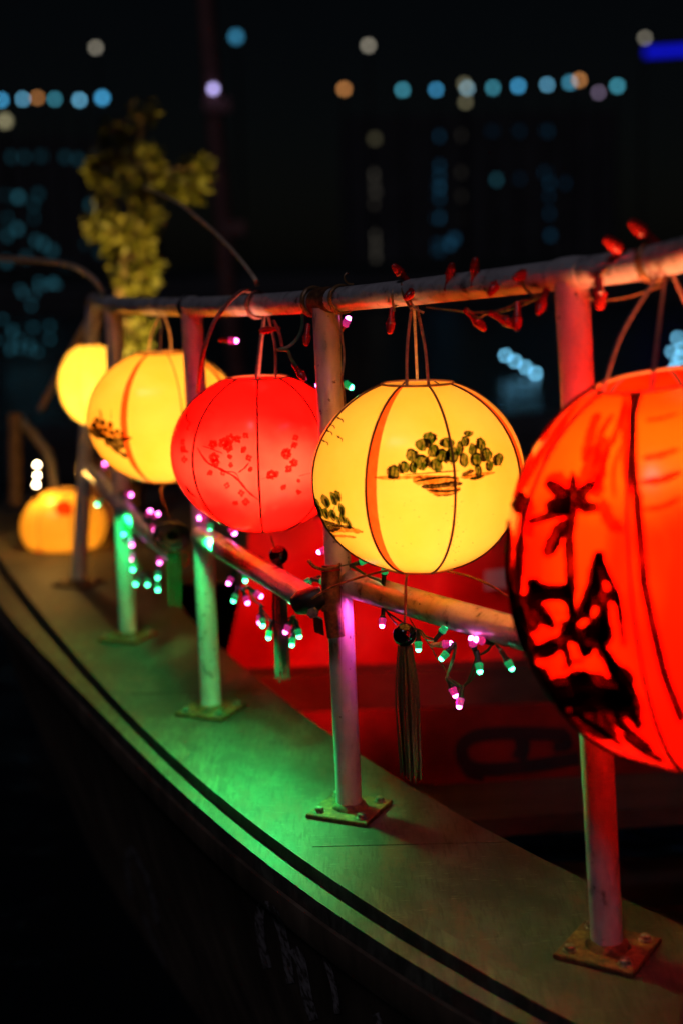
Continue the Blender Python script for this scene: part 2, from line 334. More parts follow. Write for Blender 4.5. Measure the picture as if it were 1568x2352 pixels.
# foredeck beyond the last panel and closing to the bow
mb = MB(); rows = []
for Y in ys(Y1+0.0015, YE, 24):
    xa = trimw(Y)+0.002; xb = xa + (1.9+0.25*(Y-Y1)-0.30*(Y-Y1)**2)
    rows.append([V((xa+(xb-xa)*k/8, Y, 0.0)) for k in range(9)])
mb.grid(rows); mb.build('foredeck', M['deck'], boat)
# bulwark across the bow end
# hull side
mb = MB(); rows = []
for Y in ys(Y0, YE, 80):
    x = led(Y)
    rows.append([V((x+0.004, Y, ZL-0.031)), V((x-0.006, Y, ZL-0.034)), V((x-0.004, Y, ZL-0.08)), V((x+0.03, Y, -0.13)), V((x+0.10, Y, -0.40)), V((x+0.22, Y, -0.75)), V((x+0.36, Y, -1.15))])
mb.grid(rows); mb.build('hull', M['hull'], boat)
# stem closing the bow
Yb = YE; mb = MB()
xa, xb = led(Yb)+.004, trimw(Yb)+1.9+0.25*(Yb-Y1)-0.30*(Yb-Y1)**2
mb.box((xa, Yb+0.001, -1.15), (xb-xa, 0, 0), (0, 0.05, 0), (0, 0, 1.14)); mb.build('stem', M['hull'], boat, smooth=False)
# inner side below the deck edge
mb = MB(); rows = []
for Y in ys(Y0, Y1, 40): rows.append([V((inn(Y)-0.02, Y, -0.032)), V((inn(Y)-0.03, Y, -0.8))])
mb.grid(rows); mb.build('inner_side', M['inner'], boat)
# floor boards
for k in range(7):
    y0 = 1.6+k*0.34
    xl = max(inn(y0), inn(y0+.33))+.01
    MB().box((xl, y0, -0.80), (3.0-xl, 0.22, 0), (0, 0.33, 0), (0, 0, 0.03)).build('floor_board', M['inner'], boat, smooth=False)
# thwart, red board with letters, bench
def pxbox(name, mt, tl, tr, br, bl, Za, Zb, thick, parent=boat):
    """an upright board: front corners by sight lines at depth Za (left) and Zb (right), thickness going away"""
    q = [P(*tl, Za), P(*tr, Zb), P(*br, Zb), P(*bl, Za)]; nrm = (q[1]-q[0]).cross(q[3]-q[0]).normalized()
    if nrm.dot(F_) < 0: nrm = -nrm
    mb = MB(); mb.v = q + [p+nrm*thick for p in q]
    mb.f = [[0, 1, 2, 3], [7, 6, 5, 4], [0, 4, 5, 1], [1, 5, 6, 2], [2, 6, 7, 3], [3, 7, 4, 0]]
    return mb.build(name, mt, parent, smooth=False), nrm
pxbox('thwart', M['inner'], (560, 1556), (1700, 1516), (1700, 1618), (560, 1660), 4.05, 4.25, 0.22)
rb, nr = pxbox('red_board', M['red_paint'], (640, 1640), (1700, 1600), (1700, 1765), (640, 1822), 3.72, 3.86, 0.03)
def zb(x): return 3.72 + (x-640)/1060*0.14 - 0.006
lt = MB()
def lstroke(mb, pts, wpx, zf):
    q = catmull([V((x, y, 0)) for x, y in pts], 6)
    rows = []
    for i, p in enumerate(q):
        d = (q[min(i+1, len(q)-1)]-q[max(i-1, 0)]).normalized(); nn = V((-d.y, d.x, 0))*wpx/2
        a, b_ = p+nn, p-nn
        rows.append([P(a.x, a.y, zf(a.x)), P(b_.x, b_.y, zf(b_.x))])
    mb.grid(rows)
lstroke(lt, [(1300, 1688), (1180, 1684), (1100, 1690), (1062, 1712), (1066, 1752), (1110, 1768), (1200, 1762), (1330, 1742)], 30, zb)
lstroke(lt, [(1196, 1690), (1200, 1718), (1190, 1745)], 34, zb)
lstroke(lt, [(1296, 1684), (1302, 1712), (1270, 1716)], 24, zb)
lstroke(lt, [(1062, 1730), (1075, 1772), (1112, 1784)], 26, zb)
lt.build('lettering', M['letter'], rb)
zB = P(980, 1806, 3.70).z
b0, b1, b2, b3 = Pz(700, 1822, zB), Pz(1750, 1760, zB), Pz(1750, 1840, zB), Pz(700, 1906, zB)
mb = MB(); mb.v = [b0, b1, b2, b3] + [p-V((0, 0, .05)) for p in (b0, b1, b2, b3)]
mb.f = [[3, 2, 1, 0], [4, 5, 6, 7], [2, 3, 7, 6], [0, 1, 5, 4], [1, 2, 6, 5], [3, 0, 4, 7]]
mb.build('bench', M['inner'], boat, smooth=False)
# white painted marks on the hull
HP = [(-.043, -.006), (-.092, -.004), (-.13, .03), (-.40, .10), (-.75, .22), (-1.15, .36)]
def hull_off(z):
    z = max(-1.15, min(-.043, z))
    for (za, xa), (zb2, xb) in zip(HP[:-1], HP[1:]):
        if z >= zb2: return xa+(xb-xa)*(z-za)/(zb2-za)
    return .36
def hull_at(x, y):
    d = ray(x, y)
    g = lambda tt: (CAM+d*tt).x-(led(min(max((CAM+d*tt).y, Y0), YE))+hull_off((CAM+d*tt).z))
    lo = None; t0_ = 1.2
    for i in range(600):
        ta, tb_ = t0_+i*.01, t0_+(i+1)*.01
        if g(ta) < 0 <= g(tb_) and (CAM+d*ta).z < -.04 : lo = (ta, tb_); break
    if lo is None: return None
    a, b_ = lo
    for _ in range(30):
        mid_ = (a+b_)/2
        if g(mid_) < 0: a = mid_
        else: b_ = mid_
    return CAM+d*(a-.004)
def hstroke(pts, wpx):
    q = catmull([V((x, y, 0)) for x, y in pts], 5); rows = []
    for i, p in enumerate(q):
        d = (q[min(i+1, len(q)-1)]-q[max(i-1, 0)]).normalized(); nn = V((-d.y, d.x, 0))*wpx/2
        ww = [hull_at(p.x+nn.x*k, p.y+nn.y*k) for k in (1, .33, -.33, -1)]
        if all(q_ is not None for q_ in ww): rows.append(ww)
    if len(rows) > 1: MB().grid(rows).build('painted_mark', M['white_letter'], boat)
hstroke([(615, 2225), (597, 2140), (600, 2085), (625, 2090), (650, 2150), (668, 2260)], 20)
hstroke([(672, 2180), (690, 2210), (705, 2290), (720, 2345)], 24)
hstroke([(745, 2200), (765, 2260), (775, 2330)], 14)
hstroke([(860, 2330), (870, 2352), (880, 2380)], 20)
hstroke([(300, 2060), (292, 1990), (300, 1950), (322, 1985), (345, 2040), (362, 2120)], 13)
hstroke([(330, 2100), (352, 2160), (380, 2220)], 9)

# red cloth hanging across the boat
NX, NZ = 46, 26; rows = []
for j in range(NZ+1):
    r = []; vj = j/NZ
    for i in range(NX+1):
        u = i/NX
        xl = 572-66*vj**1.6; x = xl+(1330-xl)*u
        y = (1196-34*u)*(1-vj) + (1562-42*u)*vj + 5*math.sin(u*19)*vj
        fold = 0.035*math.sin((x*0.9+y*1.1)/62.0) + 0.02*math.sin((x*1.3-y*.5)/45) + 0.05*max(0, math.sin((x+y*0.9)/130))
        r.append(P(x, y, 4.38+0.15*u-fold))
    rows.append(r)
for r in list(rows): pass
mb = MB().grid(rows); mb.grid([[p+V((0, .006, 0)) for p in r] for r in rows][::-1])
tag(mb.build('red_cloth', M['red_cloth']), 'large red cloth draped across the inside of the boat behind the railing', 'cloth')
mb = MB(); q = [P(1112, 1312, 4.30), P(1166, 1306, 4.30), P(1166, 1350, 4.30), P(1112, 1356, 4.30)]
mb.v = q+[p+V((0, .004, 0)) for p in q]; mb.f = [[0, 1, 2, 3], [7, 6, 5, 4], [0, 4, 5, 1], [1, 5, 6, 2], [2, 6, 7, 3], [3, 7, 4, 0]]
tag(mb.build('paper_sheet', M['paper'], smooth=False), 'small pale grey sheet on the red cloth behind the yellow lantern', 'sheet')

# ------------------------------------------------------------------ railing
bases = [Pz(x, y, 0) for x, y in ((1395, 2186), (803, 1864), (486, 1635), (295, 1466), (181, 1342))]
tops = [over(bases[0], 1311, 628), over(bases[1], 747, 690), over(bases[2], 440, 704), over(bases[3], 259, 700), over(bases[4], 216, 690)]
railing = thing('railing', (bases[2].x, bases[2].y, 0), 'tubular steel railing with five posts along the boat edge', 'railing')
# top rail
far_end = tops[4] + (tops[4]-tops[3]).normalized()*0.06
near1 = P(1545, 590, depth(tops[0])-0.18); near2 = P(1720, 535, depth(tops[0])-0.42); near3 = P(1900, 470, depth(tops[0])-0.75)
rail_pts = catmull([far_end, tops[4], tops[3], tops[2], tops[1], tops[0], near1, near2, near3], 12)
MB().tube(rail_pts, 0.0215, 20).build('top_rail', M['rail'], railing)
def rail_at(x):
    best = None
    for a, b_ in zip(rail_pts[:-1], rail_pts[1:]):
        xa = CX+FPX*(a-CAM).dot(R_)/depth(a); xb = CX+FPX*(b_-CAM).dot(R_)/depth(b_)
        if xa <= x <= xb: return a+(b_-a)*((x-xa)/(xb-xa))
    return rail_pts[0] if x < 300 else rail_pts[-1]
def railZ(x): return depth(rail_at(x))
for i, (bb, tt) in enumerate(zip(bases, tops)):
    d = (tt-bb); dn = d.normalized()
    post = MB().tube([bb+dn*0.006, bb+d*0.25, bb+d*0.5, bb+d*0.75, tt-dn*0.012], 0.0242, 24).build('post', M['pipe'], railing)
    # weld collar, base plate, bolts
    a = V((0.42, 0.91, 0)).normalized(); c = V((0.91, -0.42, 0)).normalized()
    if i == 0: a = V((0.52, 0.85, 0)).normalized(); c = V((0.85, -0.52, 0)).normalized()
    hw = 0.062
    pl = MB()
    pts = [bb+a*hw+c*hw, bb+a*hw-c*hw, bb-a*hw-c*hw, bb-a*hw+c*hw]
    low = [V((p.x, p.y, 0.0015)) for p in pts]; mid = [V((p.x, p.y, 0.0078)) for p in pts]
    inn_ = [V((bb.x+(p.x-bb.x)*.97, bb.y+(p.y-bb.y)*.97, 0.0095)) for p in pts]
    pl.grid([low+[low[0]], mid+[mid[0]], inn_+[inn_[0]]]); pl.face(inn_); pl.face(low[::-1])
    pl.build('base_plate', M['rust'], post, smooth=False)
    wd = MB(); prof = [(0.034, 0.009), (0.033, 0.013), (0.029, 0.018), (0.0245, 0.021)]
    wd.lathe(V((bb.x, bb.y, 0)), prof, 22)
    for v_ in wd.v: v_ += V((random.uniform(-1, 1), random.uniform(-1, 1), random.uniform(-.6, .6)))*0.0016
    wd.build('weld', M['rust'], post)
    for sa, sc in ((1, 1), (1, -1), (-1, 1), (-1, -1)):
        pb = bb + a*hw*.70*sa + c*hw*.70*sc; pb.z = 0.0093
        MB().lathe(pb, [(0.0115, 0), (0.0115, 0.0018), (0.0082, 0.0022), (0.0082, 0.0085), (0.006, 0.0098), (0.0001, 0.010)], 6 if (sa+sc) else 8).build('bolt', M['worn_bolt'], post, smooth=False)
# saddle joints where posts meet the rail
for i in (0, 1, 2, 3, 4):
    tdir = ((tops[i-1]-tops[i]) if i else (tops[0]-tops[1])).normalized()
    MB().tube([tops[i]-tdir*0.03, tops[i]-tdir*0.012, tops[i]+tdir*0.012, tops[i]+tdir*0.03], [0.0228, 0.0245, 0.0245, 0.0228], 18).build('rail_joint', M['rust'] if i in (1, 4) else M['pipe'], railing)
# mid rails
def on_post(i, y, off=0.0):
    best = min((bases[i]+(tops[i]-bases[i])*(k/300) for k in range(301)), key=lambda p: abs((CY-FPX*(p-CAM).dot(U_)/depth(p))-y))
    return best
m1 = on_post(0, 1500); m2 = on_post(1, 1337); m2b = on_post(1, 1392); m3 = on_post(2, 1238); m4 = on_post(3, 1158); m5 = on_post(4, 1085)
toward = V((-0.9, -0.42, 0)).normalized()
MB().tube(catmull([m2+V((0.012, 0, 0)), m2.lerp(m1, .5), m1+(m1-m2).normalized()*.04], 6), 0.0255, 20).build('mid_rail', M['rail'], railing)
MB().tube([P(462, 1229, depth(m3)-0.02), P(580, 1300, (depth(m3)+depth(m2))/2-0.02), P(712, 1378, depth(m2)-0.03)], 0.0245, 20).build('mid_rail', M['rail'], railing)
MB().tube(catmull([P(205, 1082, depth(m5)), P(240, 1117, depth(m4)+.12), P(330, 1213, depth(m4)-.16), P(415, 1285, depth(m3)+.16)], 6), 0.0235, 18).build('mid_rail', M['rail'], railing)
# rusty coupler standing at the second post
zc = depth(m2)-0.045
cl = MB().tube([P(760, 1300, zc), P(759, 1340, zc), P(764, 1400, zc), P(772, 1464, zc)], [0.0165, 0.0172, 0.0168, 0.0165], 16).build('clamp', M['rust'], railing)
MB().tube([P(760, 1388, zc), P(762, 1402, zc)], 0.0185, 16).build('collar', M['rust'], cl)
MB().tube([P(759, 1298, zc), P(760, 1312, zc)], [0.0135, 0.0185], 16).build('cap', M['cap_red'], cl)
MB().tube(catmull([P(709, 1288, zc-.02), P(722, 1302, zc-.03), P(745, 1308, zc-.025), P(770, 1303, zc-.02), P(780, 1296, zc)], 6), 0.003, 8).build('hook', M['rust'], cl)
cp = MB().tube([P(678, 1392, zc+.015), P(694, 1384, zc+.01), P(722, 1376, zc), P(742, 1368, zc)], [0.017, 0.023, 0.024, 0.018], 16).build('coupler', M['dark'], railing)
MB().lathe(P(721, 1407, zc-.018), [(0.010, 0), (0.010, 0.012), (0.0001, 0.0125)], 6, V((-.3, -.9, .1))).build('nut', M['bolt'], cp, smooth=False)
MB().box(P(718, 1415, zc), P(741, 1424, zc)-P(718, 1415, zc), V((0, .012, 0)), P(722, 1452, zc)-P(718, 1415, zc)).build('lug', M['dark'], cp, smooth=False)

# ------------------------------------------------------------------ lanterns
TMAX = math.radians(70.5)
class Lantern:
    def __init__(s, label, hang, cpx, halfw, ytop, ybot, mtl, phase, power, tint, cat='lantern', group='round painted lanterns hung from the top rail', cords=((-.28, -1), (.3, -1), (0, 1)), hung=True, C=None, scallop=0.02, rib=0.0013, bands=(), bandw=0.0085, cordmat='cord', tilt=(0, 0), bulb=(0, -.12)):
        s.A = hang; s.C = C if C else over(hang, *cpx); s.Z = depth(s.C)
        s.R = halfw*s.Z/FPX; s.H = (ybot-ytop)/2*s.Z/FPX/math.sin(TMAX)/math.cos(PITCH)*0.985
        s.ed = V((CAM.x-s.C.x, CAM.y-s.C.y, 0)).normalized(); s.ex = V((-s.ed.y, s.ed.x, 0)); s.ph = math.radians(phase); s.sc = scallop*1.4
        s.T = Matrix.Rotation(math.radians(tilt[0]), 3, s.ed) @ Matrix.Rotation(math.radians(tilt[1]), 3, s.ex); s.Ti = s.T.inverted()
        s.root = thing('lantern', s.C-V((0, 0, s.H)), label, cat, group)
        rows = [[s.pos(2*math.pi*k/96, -1+2*j/36) for k in range(96)] for j in range(37)]
        mbs = MB().grid(rows, True)
        bc = s.C - s.T @ V((0, 0, s.H*math.sin(TMAX)*1.01)); n0 = len(mbs.v)
        mbs.grid([[bc+(p-bc)*.02 for p in rows[0]], [bc+(p-bc)*.6 for p in rows[0]], rows[0]], True)
        s.shade = mbs.build('shade', mtl, s.root)
        for k in range(8):
            ph = s.ph+k*math.pi/4
            rbo = MB().tube([s.pos(ph, -1+2*j/22, 0.0006) for j in range(23)], rib, 6).build('rib', M['rib_dark'], s.root)
            if k in bands:
                mb = MB(); dphi = bandw/s.R
                mb.grid([[s.pos(ph+dphi*q*(1.0 if abs(q) < 2 else 1), -1+2*j/26, 0.0011) for q in (0.10, 1.0, 1.9)] for j in range(27)])
                mb.build('seam_band', M['ink_seam'], s.root)
        for nm, tt in (('top_ring', 1), ('bottom_ring', -1)):
            MB().tube([s.pos(2*math.pi*k/40, tt, 0.001) for k in range(41)], 0.0022, 6, False).build(nm, M['ring'], s.root)
        if hung:
            for dx, dd in cords:
                r = s.R*math.cos(TMAX)
                e = s.C + s.T @ (s.ex*r*dx*1.0 + s.ed*(-dd)*r*math.sqrt(max(0, 1-dx*dx)) + V((0, 0, s.H*math.sin(TMAX))))
                top = s.A - V((0, 0, 0.02)) + s.ex*(dx*0.012)
                midp = top.lerp(e, .5) + s.ex*dx*0.012
                MB().tube(catmull([top, midp, e], 6), 0.0026, 7).build('hanging_cord', M[cordmat], s.root)
        bl = MB().lathe(s.C+V((0, 0, .03)), [(0.006, 0.03), (0.013, 0.02), (0.022, -0.005), (0.02, -0.022), (0.012, -0.034), (0.0001, -0.037)], 16)
        ld = bpy.data.lights.new('lantern_bulb', 'POINT'); ld.energy = power; ld.color = tint; ld.shadow_soft_size = 0.03
        lo = bpy.data.objects.new('lantern_bulb', ld); S.collection.objects.link(lo); lo.parent = s.root
        lo.location = s.C - s.root.location + s.T @ (V((0, 0, s.H*bulb[1]))+s.ed*s.R*bulb[0])
        s.parts = {}; s.specks = MB()
    def pos(s, ph, t, off=0.0):
        a = t*TMAX
        r = s.R*math.cos(a)*(1-s.sc*math.sin(4*(ph-s.ph))**2)+off*math.cos(a)
        return s.C + s.T @ (s.ex*(r*math.sin(ph)) + s.ed*(r*math.cos(ph)) + V((0, 0, (s.H+off)*math.sin(a))))
    def hit(s, x, y):
        d = s.Ti @ ray(x, y); o = s.Ti @ (CAM-s.C)
        f = lambda v: V((v.dot(s.ex)/s.R, v.dot(s.ed)/s.R, v.z/s.H))
        d2, o2 = f(d), f(o); a, b_, c = d2.dot(d2), o2.dot(d2), o2.dot(o2)-1
        ds = max(0, b_*b_-a*c); tt = (-b_-math.sqrt(ds))/a; q = (o2+d2*tt).normalized()
        return math.atan2(q.x, q.y), max(-1, min(1, math.asin(max(-1, min(1, q.z)))/TMAX))
    def at(s, x, y, off): return s.pos(*s.hit(x, y), off)
    def paint(s, key):
        mb = MB(); s.parts.setdefault(key, []).append(mb); return mb
    def fill(s, key, loops, off=0.0016, step=5.0):
        ys_ = [p[1] for lp in loops for p in lp]; y = min(ys_); 
        def spans(yy):
            xs_ = []
            for lp in loops:
                for (xa, ya), (xb, yb) in zip(lp, lp[1:]+lp[:1]):
                    if (ya <= yy) != (yb <= yy): xs_.append(xa+(yy-ya)/(yb-ya)*(xb-xa))
            xs_.sort(); return list(zip(xs_[::2], xs_[1::2]))
        mb = s.paint(key)
        while y < max(ys_):
            for a, b_ in spans(y+step/2):
                k = max(1, int((b_-a)/9)); 
                mb.grid([[s.at(a+(b_-a)*i/k, yy, off) for i in range(k+1)] for yy in (y, y+step*1.02)])
            y += step
    def stroke(s, key, pts, wpx, off=0.0014, jit=0.25, taper=True):
        q = catmull([V((x, y, 0)) for x, y in pts], 7); rows = []; L = len(q)
        for i, p in enumerate(q):
            d = (q[min(i+1, L-1)]-q[max(i-1, 0)])
            if d.length < 1e-6: continue
            d.normalize(); t = i/max(1, L-1)
            ww = (wpx/2)*(1+jit*random.uniform(-1, 1))*(min(1, .35+4*min(t, 1-t)) if taper else 1)
            nn = V((-d.y, d.x, 0))*ww
            rows.append([s.at(p.x+nn.x*k, p.y+nn.y*k, off) for k in (1, .33, -.33, -1)])
        if len(rows) > 1: s.paint(key).grid(rows)
    def blob(s, key, x, y, a, b_, rot=0, off=0.0014, jit=0.14):
        cr, sr = math.cos(math.radians(rot)), math.sin(math.radians(rot)); n_ = 12; rows = []
        jj = [1+jit*random.uniform(-1, 1) for _ in range(n_)]
        for k in (0.02, 0.55, 1.0):
            rows.append([s.at(x+(a*k*jj[i]*math.cos(2*math.pi*i/n_))*cr-(b_*k*jj[i]*math.sin(2*math.pi*i/n_))*sr,
                              y+(a*k*jj[i]*math.cos(2*math.pi*i/n_))*sr+(b_*k*jj[i]*math.sin(2*math.pi*i/n_))*cr, off) for i in range(n_)])
        (s.specks if max(a, b_) < 3 else s.paint(key)).grid(rows, True)
    def finish(s, names):
        for k, mbs in s.parts.items():
            for mb in mbs:
                if mb.v: mb.build(names.get(k, 'painted_stroke'), M[k.split(':')[0]], s.root)
        if s.specks.v: tag(s.specks.build('paint_speck', M['ink_black'], s.root), kind='stuff')
    def tassel(s, top_px, bead_px, end_px, bead_r, wid, nth=46, fm='fringe'):
        zt = s.Z; tp = P(*top_px, zt); bp_ = P(*bead_px, zt); en = P(*end_px, zt)
        MB().tube(catmull([s.C-V((0, 0, s.H*math.sin(TMAX))), tp, tp.lerp(bp_, .5)+V((-.001, 0, 0)), bp_], 5), 0.0022, 6).build('tassel_cord', M['reddish_cord'], s.root)
        bd = MB().sphere(bp_, bead_r, 20).build('bead', M['bead'], s.root)
        fr = MB(); dn = (en-bp_).normalized(); sx = s.ex
        for k in range(nth):
            a = random.uniform(0, 6.28); r = math.sqrt(random.random())
            o1 = bp_+dn*bead_r*0.92+sx*math.cos(a)*r*wid*.55+s.ed*math.sin(a)*r*wid*.55
            ln = (en-bp_).length*random.uniform(.86, 1.0)
            o2 = o1+dn*ln*.35+sx*math.cos(a)*r*wid*.40+s.ed*math.sin(a)*r*wid*.3
            o3 = o1+dn*(ln-bead_r)+sx*(math.cos(a)*r*wid*.28+random.uniform(-.0025, .0025))+s.ed*math.sin(a)*r*wid*.3
            fr.tube(catmull([o1, o2, o2.lerp(o3, .5)+sx*random.uniform(-.0012, .0012), o3], 3), 0.0011, 4)
        tag(fr.build('fringe', M[fm], s.root), kind='stuff')

PW = 3.6
# yellow lantern in focus
L4 = Lantern('yellow lantern painted with a grove of green trees, in sharp focus', rail_at(950), (961, 1092), 250, 882, 1304, M['shade_yellow'], -27, PW*0.64, (1, .50, .21), bulb=(.26, -.10), bands=(0, 2, 4, 6), rib=0.0020, bandw=.0095)
def c5(x, y): return 669.7+x*.3646, 775.8+y*.3646
for x, y, a, b_ in [(868, 633, 37, 37), (818, 677, 40, 42), (750, 745, 37, 40), (888, 715, 33, 42), (815, 790, 44, 48), (765, 820, 21, 38), (706, 820, 31, 38), (640, 850, 32, 45), (910, 805, 36, 40), (980, 665, 42, 35), (945, 745, 37, 42), (1012, 740, 34, 50), (1052, 700, 22, 45), (1088, 655, 25, 30), (1118, 607, 28, 20), (1140, 705, 25, 38), (1085, 770, 28, 45), (1198, 675, 27, 42), (1235, 740, 34, 42), (1165, 770, 33, 42), (1175, 840, 22, 40), (1255, 810, 22, 32), (1310, 772, 26, 40)]:
    L4.blob('ink_green', *c5(x, y), a*.3646*1.1, b_*.3646*1.05, random.uniform(-12, 12))
    sd = random.choice((-1, 1, -1))
    arc = [(x+sd*a*1.0*math.cos(q), y+b_*.95*math.sin(q)) for q in [random.uniform(-1.2, -.6)+k*.5 for k in range(4+int(random.random()*2))]]
    L4.stroke('ink_black', [c5(*p) for p in arc], a*.3646*random.uniform(.5, .95), 0.0017, .3)
    if random.random() < .5: L4.stroke('ink_black', [c5(x-a*.7, y-b_*.75), c5(x, y-b_*.95), c5(x+a*.6, y-b_*.7)], a*.3646*.4, 0.0018, .3)
    for q in range(2): L4.stroke('ink_green', [c5(x+a*random.uniform(-.6, .6), y-b_*.4), c5(x+a*random.uniform(-.6, .6), y+b_*random.uniform(.8, 1.25))], a*.3646*.35, 0.0019, .3)
for pts, wd in [([(700, 866), (820, 858), (940, 846), (1050, 838)], 8), ([(770, 908), (860, 892), (960, 878), (1050, 884)], 14), ([(815, 940), (900, 935), (1000, 922), (1072, 918)], 34), ([(850, 962), (960, 966), (1060, 956)], 16), ([(1068, 868), (1110, 848), (1150, 838)], 26), ([(1100, 872), (1140, 866)], 14), ([(740, 852), (780, 845)], 9), ([(1000, 800), (1040, 760), (1070, 720), (1085, 690)], 4), ([(890, 992), (980, 990), (1040, 975)], 7)]:
    L4.stroke('ink_black', [c5(*p) for p in pts], wd*.3646)
for pts, wd in [([(520, 880), (640, 885), (780, 880), (960, 872)], 22), ([(760, 900), (900, 905), (1050, 890)], 60), ([(850, 950), (950, 975), (1060, 950)], 50), ([(1060, 880), (1150, 870), (1290, 850)], 24), ([(1120, 890), (1180, 880), (1220, 872)], 22)]:
    L4.stroke('ink_brown', [c5(*p) for p in pts], wd*.3646, 0.0011)
L4.stroke('ink_green', [c5(1120, 890), c5(1170, 885), c5(1210, 868)], 7)
for x, y, a, b_ in [(155, 1045, 20, 42), (208, 1030, 19, 48), (255, 1015, 20, 48), (282, 1000, 18, 38), (178, 1090, 18, 40), (305, 1080, 20, 42), (250, 1115, 18, 38), (212, 1105, 16, 36), (312, 1135, 18, 36), (350, 1168, 17, 38), (285, 1150, 14, 26)]:
    L4.blob('ink_green', *c5(x, y), a*.3646*1.1, b_*.3646*1.05, -22)
    L4.blob('ink_black', *c5(x+4, y+6), a*.3646*.42, b_*.3646*.6, -22, 0.0017)
for pts, wd in [([(165, 1130), (230, 1165), (300, 1185), (390, 1198)], 20), ([(190, 1175), (230, 1200), (300, 1195)], 44), ([(235, 1225), (260, 1245), (275, 1268)], 18), ([(225, 1150), (250, 1090), (262, 1060)], 5)]:
    L4.stroke('ink_black', [c5(*p) for p in pts], wd*.3646)
for pts, wd in [([(240, 1215), (330, 1210), (450, 1222)], 30), ([(265, 1245), (330, 1250), (400, 1258)], 16)]:
    L4.stroke('ink_brown', [c5(*p) for p in pts], wd*.3646, 0.0011)
for x, y in [(300, 512), (252, 552), (235, 592), (290, 632), (208, 655)]:
    L4.stroke('ink_black', [c5(x-14, y-14), c5(x, y), c5(x+14, y+6), c5(x+18, y+26)], 2.6, taper=True)
    L4.blob('ink_black', *c5(x-4, y-4), 2.2, 2.6)
for pts, wd in [([(1290, 360), (1350, 400), (1400, 450), (1450, 520), (1485, 590)], 46), ([(1340, 390), (1400, 470), (1440, 560)], 20)]:
    L4.stroke('ink_black', [c5(*p) for p in pts], wd*.3646)
L4.stroke('ink_crimson', [c5(1455, 560), c5(1475, 590), c5(1482, 620)], 10)
for _ in range(46):
    a, b_ = random.gauss(1030, 40) if random.random() < .55 else random.uniform(520, 1280), random.uniform(1020, 1400)
    L4.blob('ink_black', *c5(a, b_), random.uniform(.5, 1.1), random.uniform(.5, 1.1))
L4.finish({'ink_green': 'painted_tree', 'ink_black': 'painted_stroke', 'ink_brown': 'painted_wash', 'ink_crimson': 'painted_blossom'})
L4.tassel((935, 1316), (928, 1458), (944, 1796), 0.0195, 0.021, 70)

# red lantern with blossom
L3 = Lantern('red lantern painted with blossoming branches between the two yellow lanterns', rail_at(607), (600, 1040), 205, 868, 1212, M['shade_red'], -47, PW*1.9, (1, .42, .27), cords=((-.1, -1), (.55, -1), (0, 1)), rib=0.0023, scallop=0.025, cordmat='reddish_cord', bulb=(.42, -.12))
def c4(x, y): return 367.5+x*.3646, 612.5+y*.3646
for x, y, r in [(330, 1120, 26), (395, 1112, 32), (440, 1085, 32), (425, 1140, 30), (488, 1088, 24), (540, 1065, 20), (525, 1152, 19), (435, 1200, 19), (440, 1250, 17), (335, 1205, 32), (345, 1235, 26), (560, 1205, 21), (570, 1275, 16), (390, 1300, 20), (415, 1380, 20), (310, 1300, 19), (510, 1425, 22), (540, 1480, 24), (860, 1080, 20), (852, 1125, 22), (800, 1180, 34), (850, 1235, 26), (815, 1275, 24), (700, 1310, 30), (735, 1305, 18), (880, 1420, 17), (780, 1390, 18), (470, 1490, 18), (140, 1150, 24), (150, 1215, 24), (135, 1105, 20), (170, 1165, 10), (880, 1350, 14)]:
    if r < 20: L3.blob('ink_red', *c4(x, y), r*.3646*.95, r*.3646*random.uniform(.85, 1.25), random.uniform(0, 90), jit=.25)
    else:
        a0 = random.uniform(0, 6)
        for k in range(5 if r > 24 else 4):
            q = a0+k*6.283/(5 if r > 24 else 4); L3.blob('ink_red', *c4(x+r*.62*math.cos(q), y+r*.62*math.sin(q)), r*.3646*random.uniform(.40, .56), r*.3646*random.uniform(.42, .60), math.degrees(q), 0.0014+k*.00005, .2)
for pts, wd in [([(238, 1140), (270, 1200), (310, 1245), (400, 1290), (480, 1335), (560, 1420), (625, 1470)], 13), ([(265, 1130), (320, 1150), (390, 1180)], 8), ([(488, 1300), (530, 1270), (560, 1235)], 9), ([(400, 1290), (470, 1300), (500, 1345)], 7), ([(860, 1110), (830, 1150), (800, 1190)], 6), ([(640, 1335), (720, 1320)], 8), ([(880, 1320), (950, 1300)], 10)]:
    L3.stroke('ink_crimson', [c4(*p) for p in pts], wd*.3646)
for pts, wd in [([(200, 820), (235, 805), (270, 795)], 16), ([(170, 900), (155, 960), (185, 990), (160, 1020), (185, 1030)], 10), ([(150, 1380), (180, 1420), (230, 1450)], 16), ([(150, 1440), (220, 1475)], 14), ([(300, 900), (340, 930)], 10), ([(340, 868), (395, 888)], 7), ([(500, 1345), (540, 1390)], 7), ([(240, 850), (290, 830)], 8)]:
    L3.stroke('ink_soot', [c4(*p) for p in pts], wd*.3646)
L3.finish({'ink_red': 'painted_blossom', 'ink_crimson': 'painted_branch', 'ink_soot': 'painted_twig'})
L3.tassel((618, 1225), (640, 1276), (652, 1565), 0.0195, 0.021, 44, 'dark_fringe')

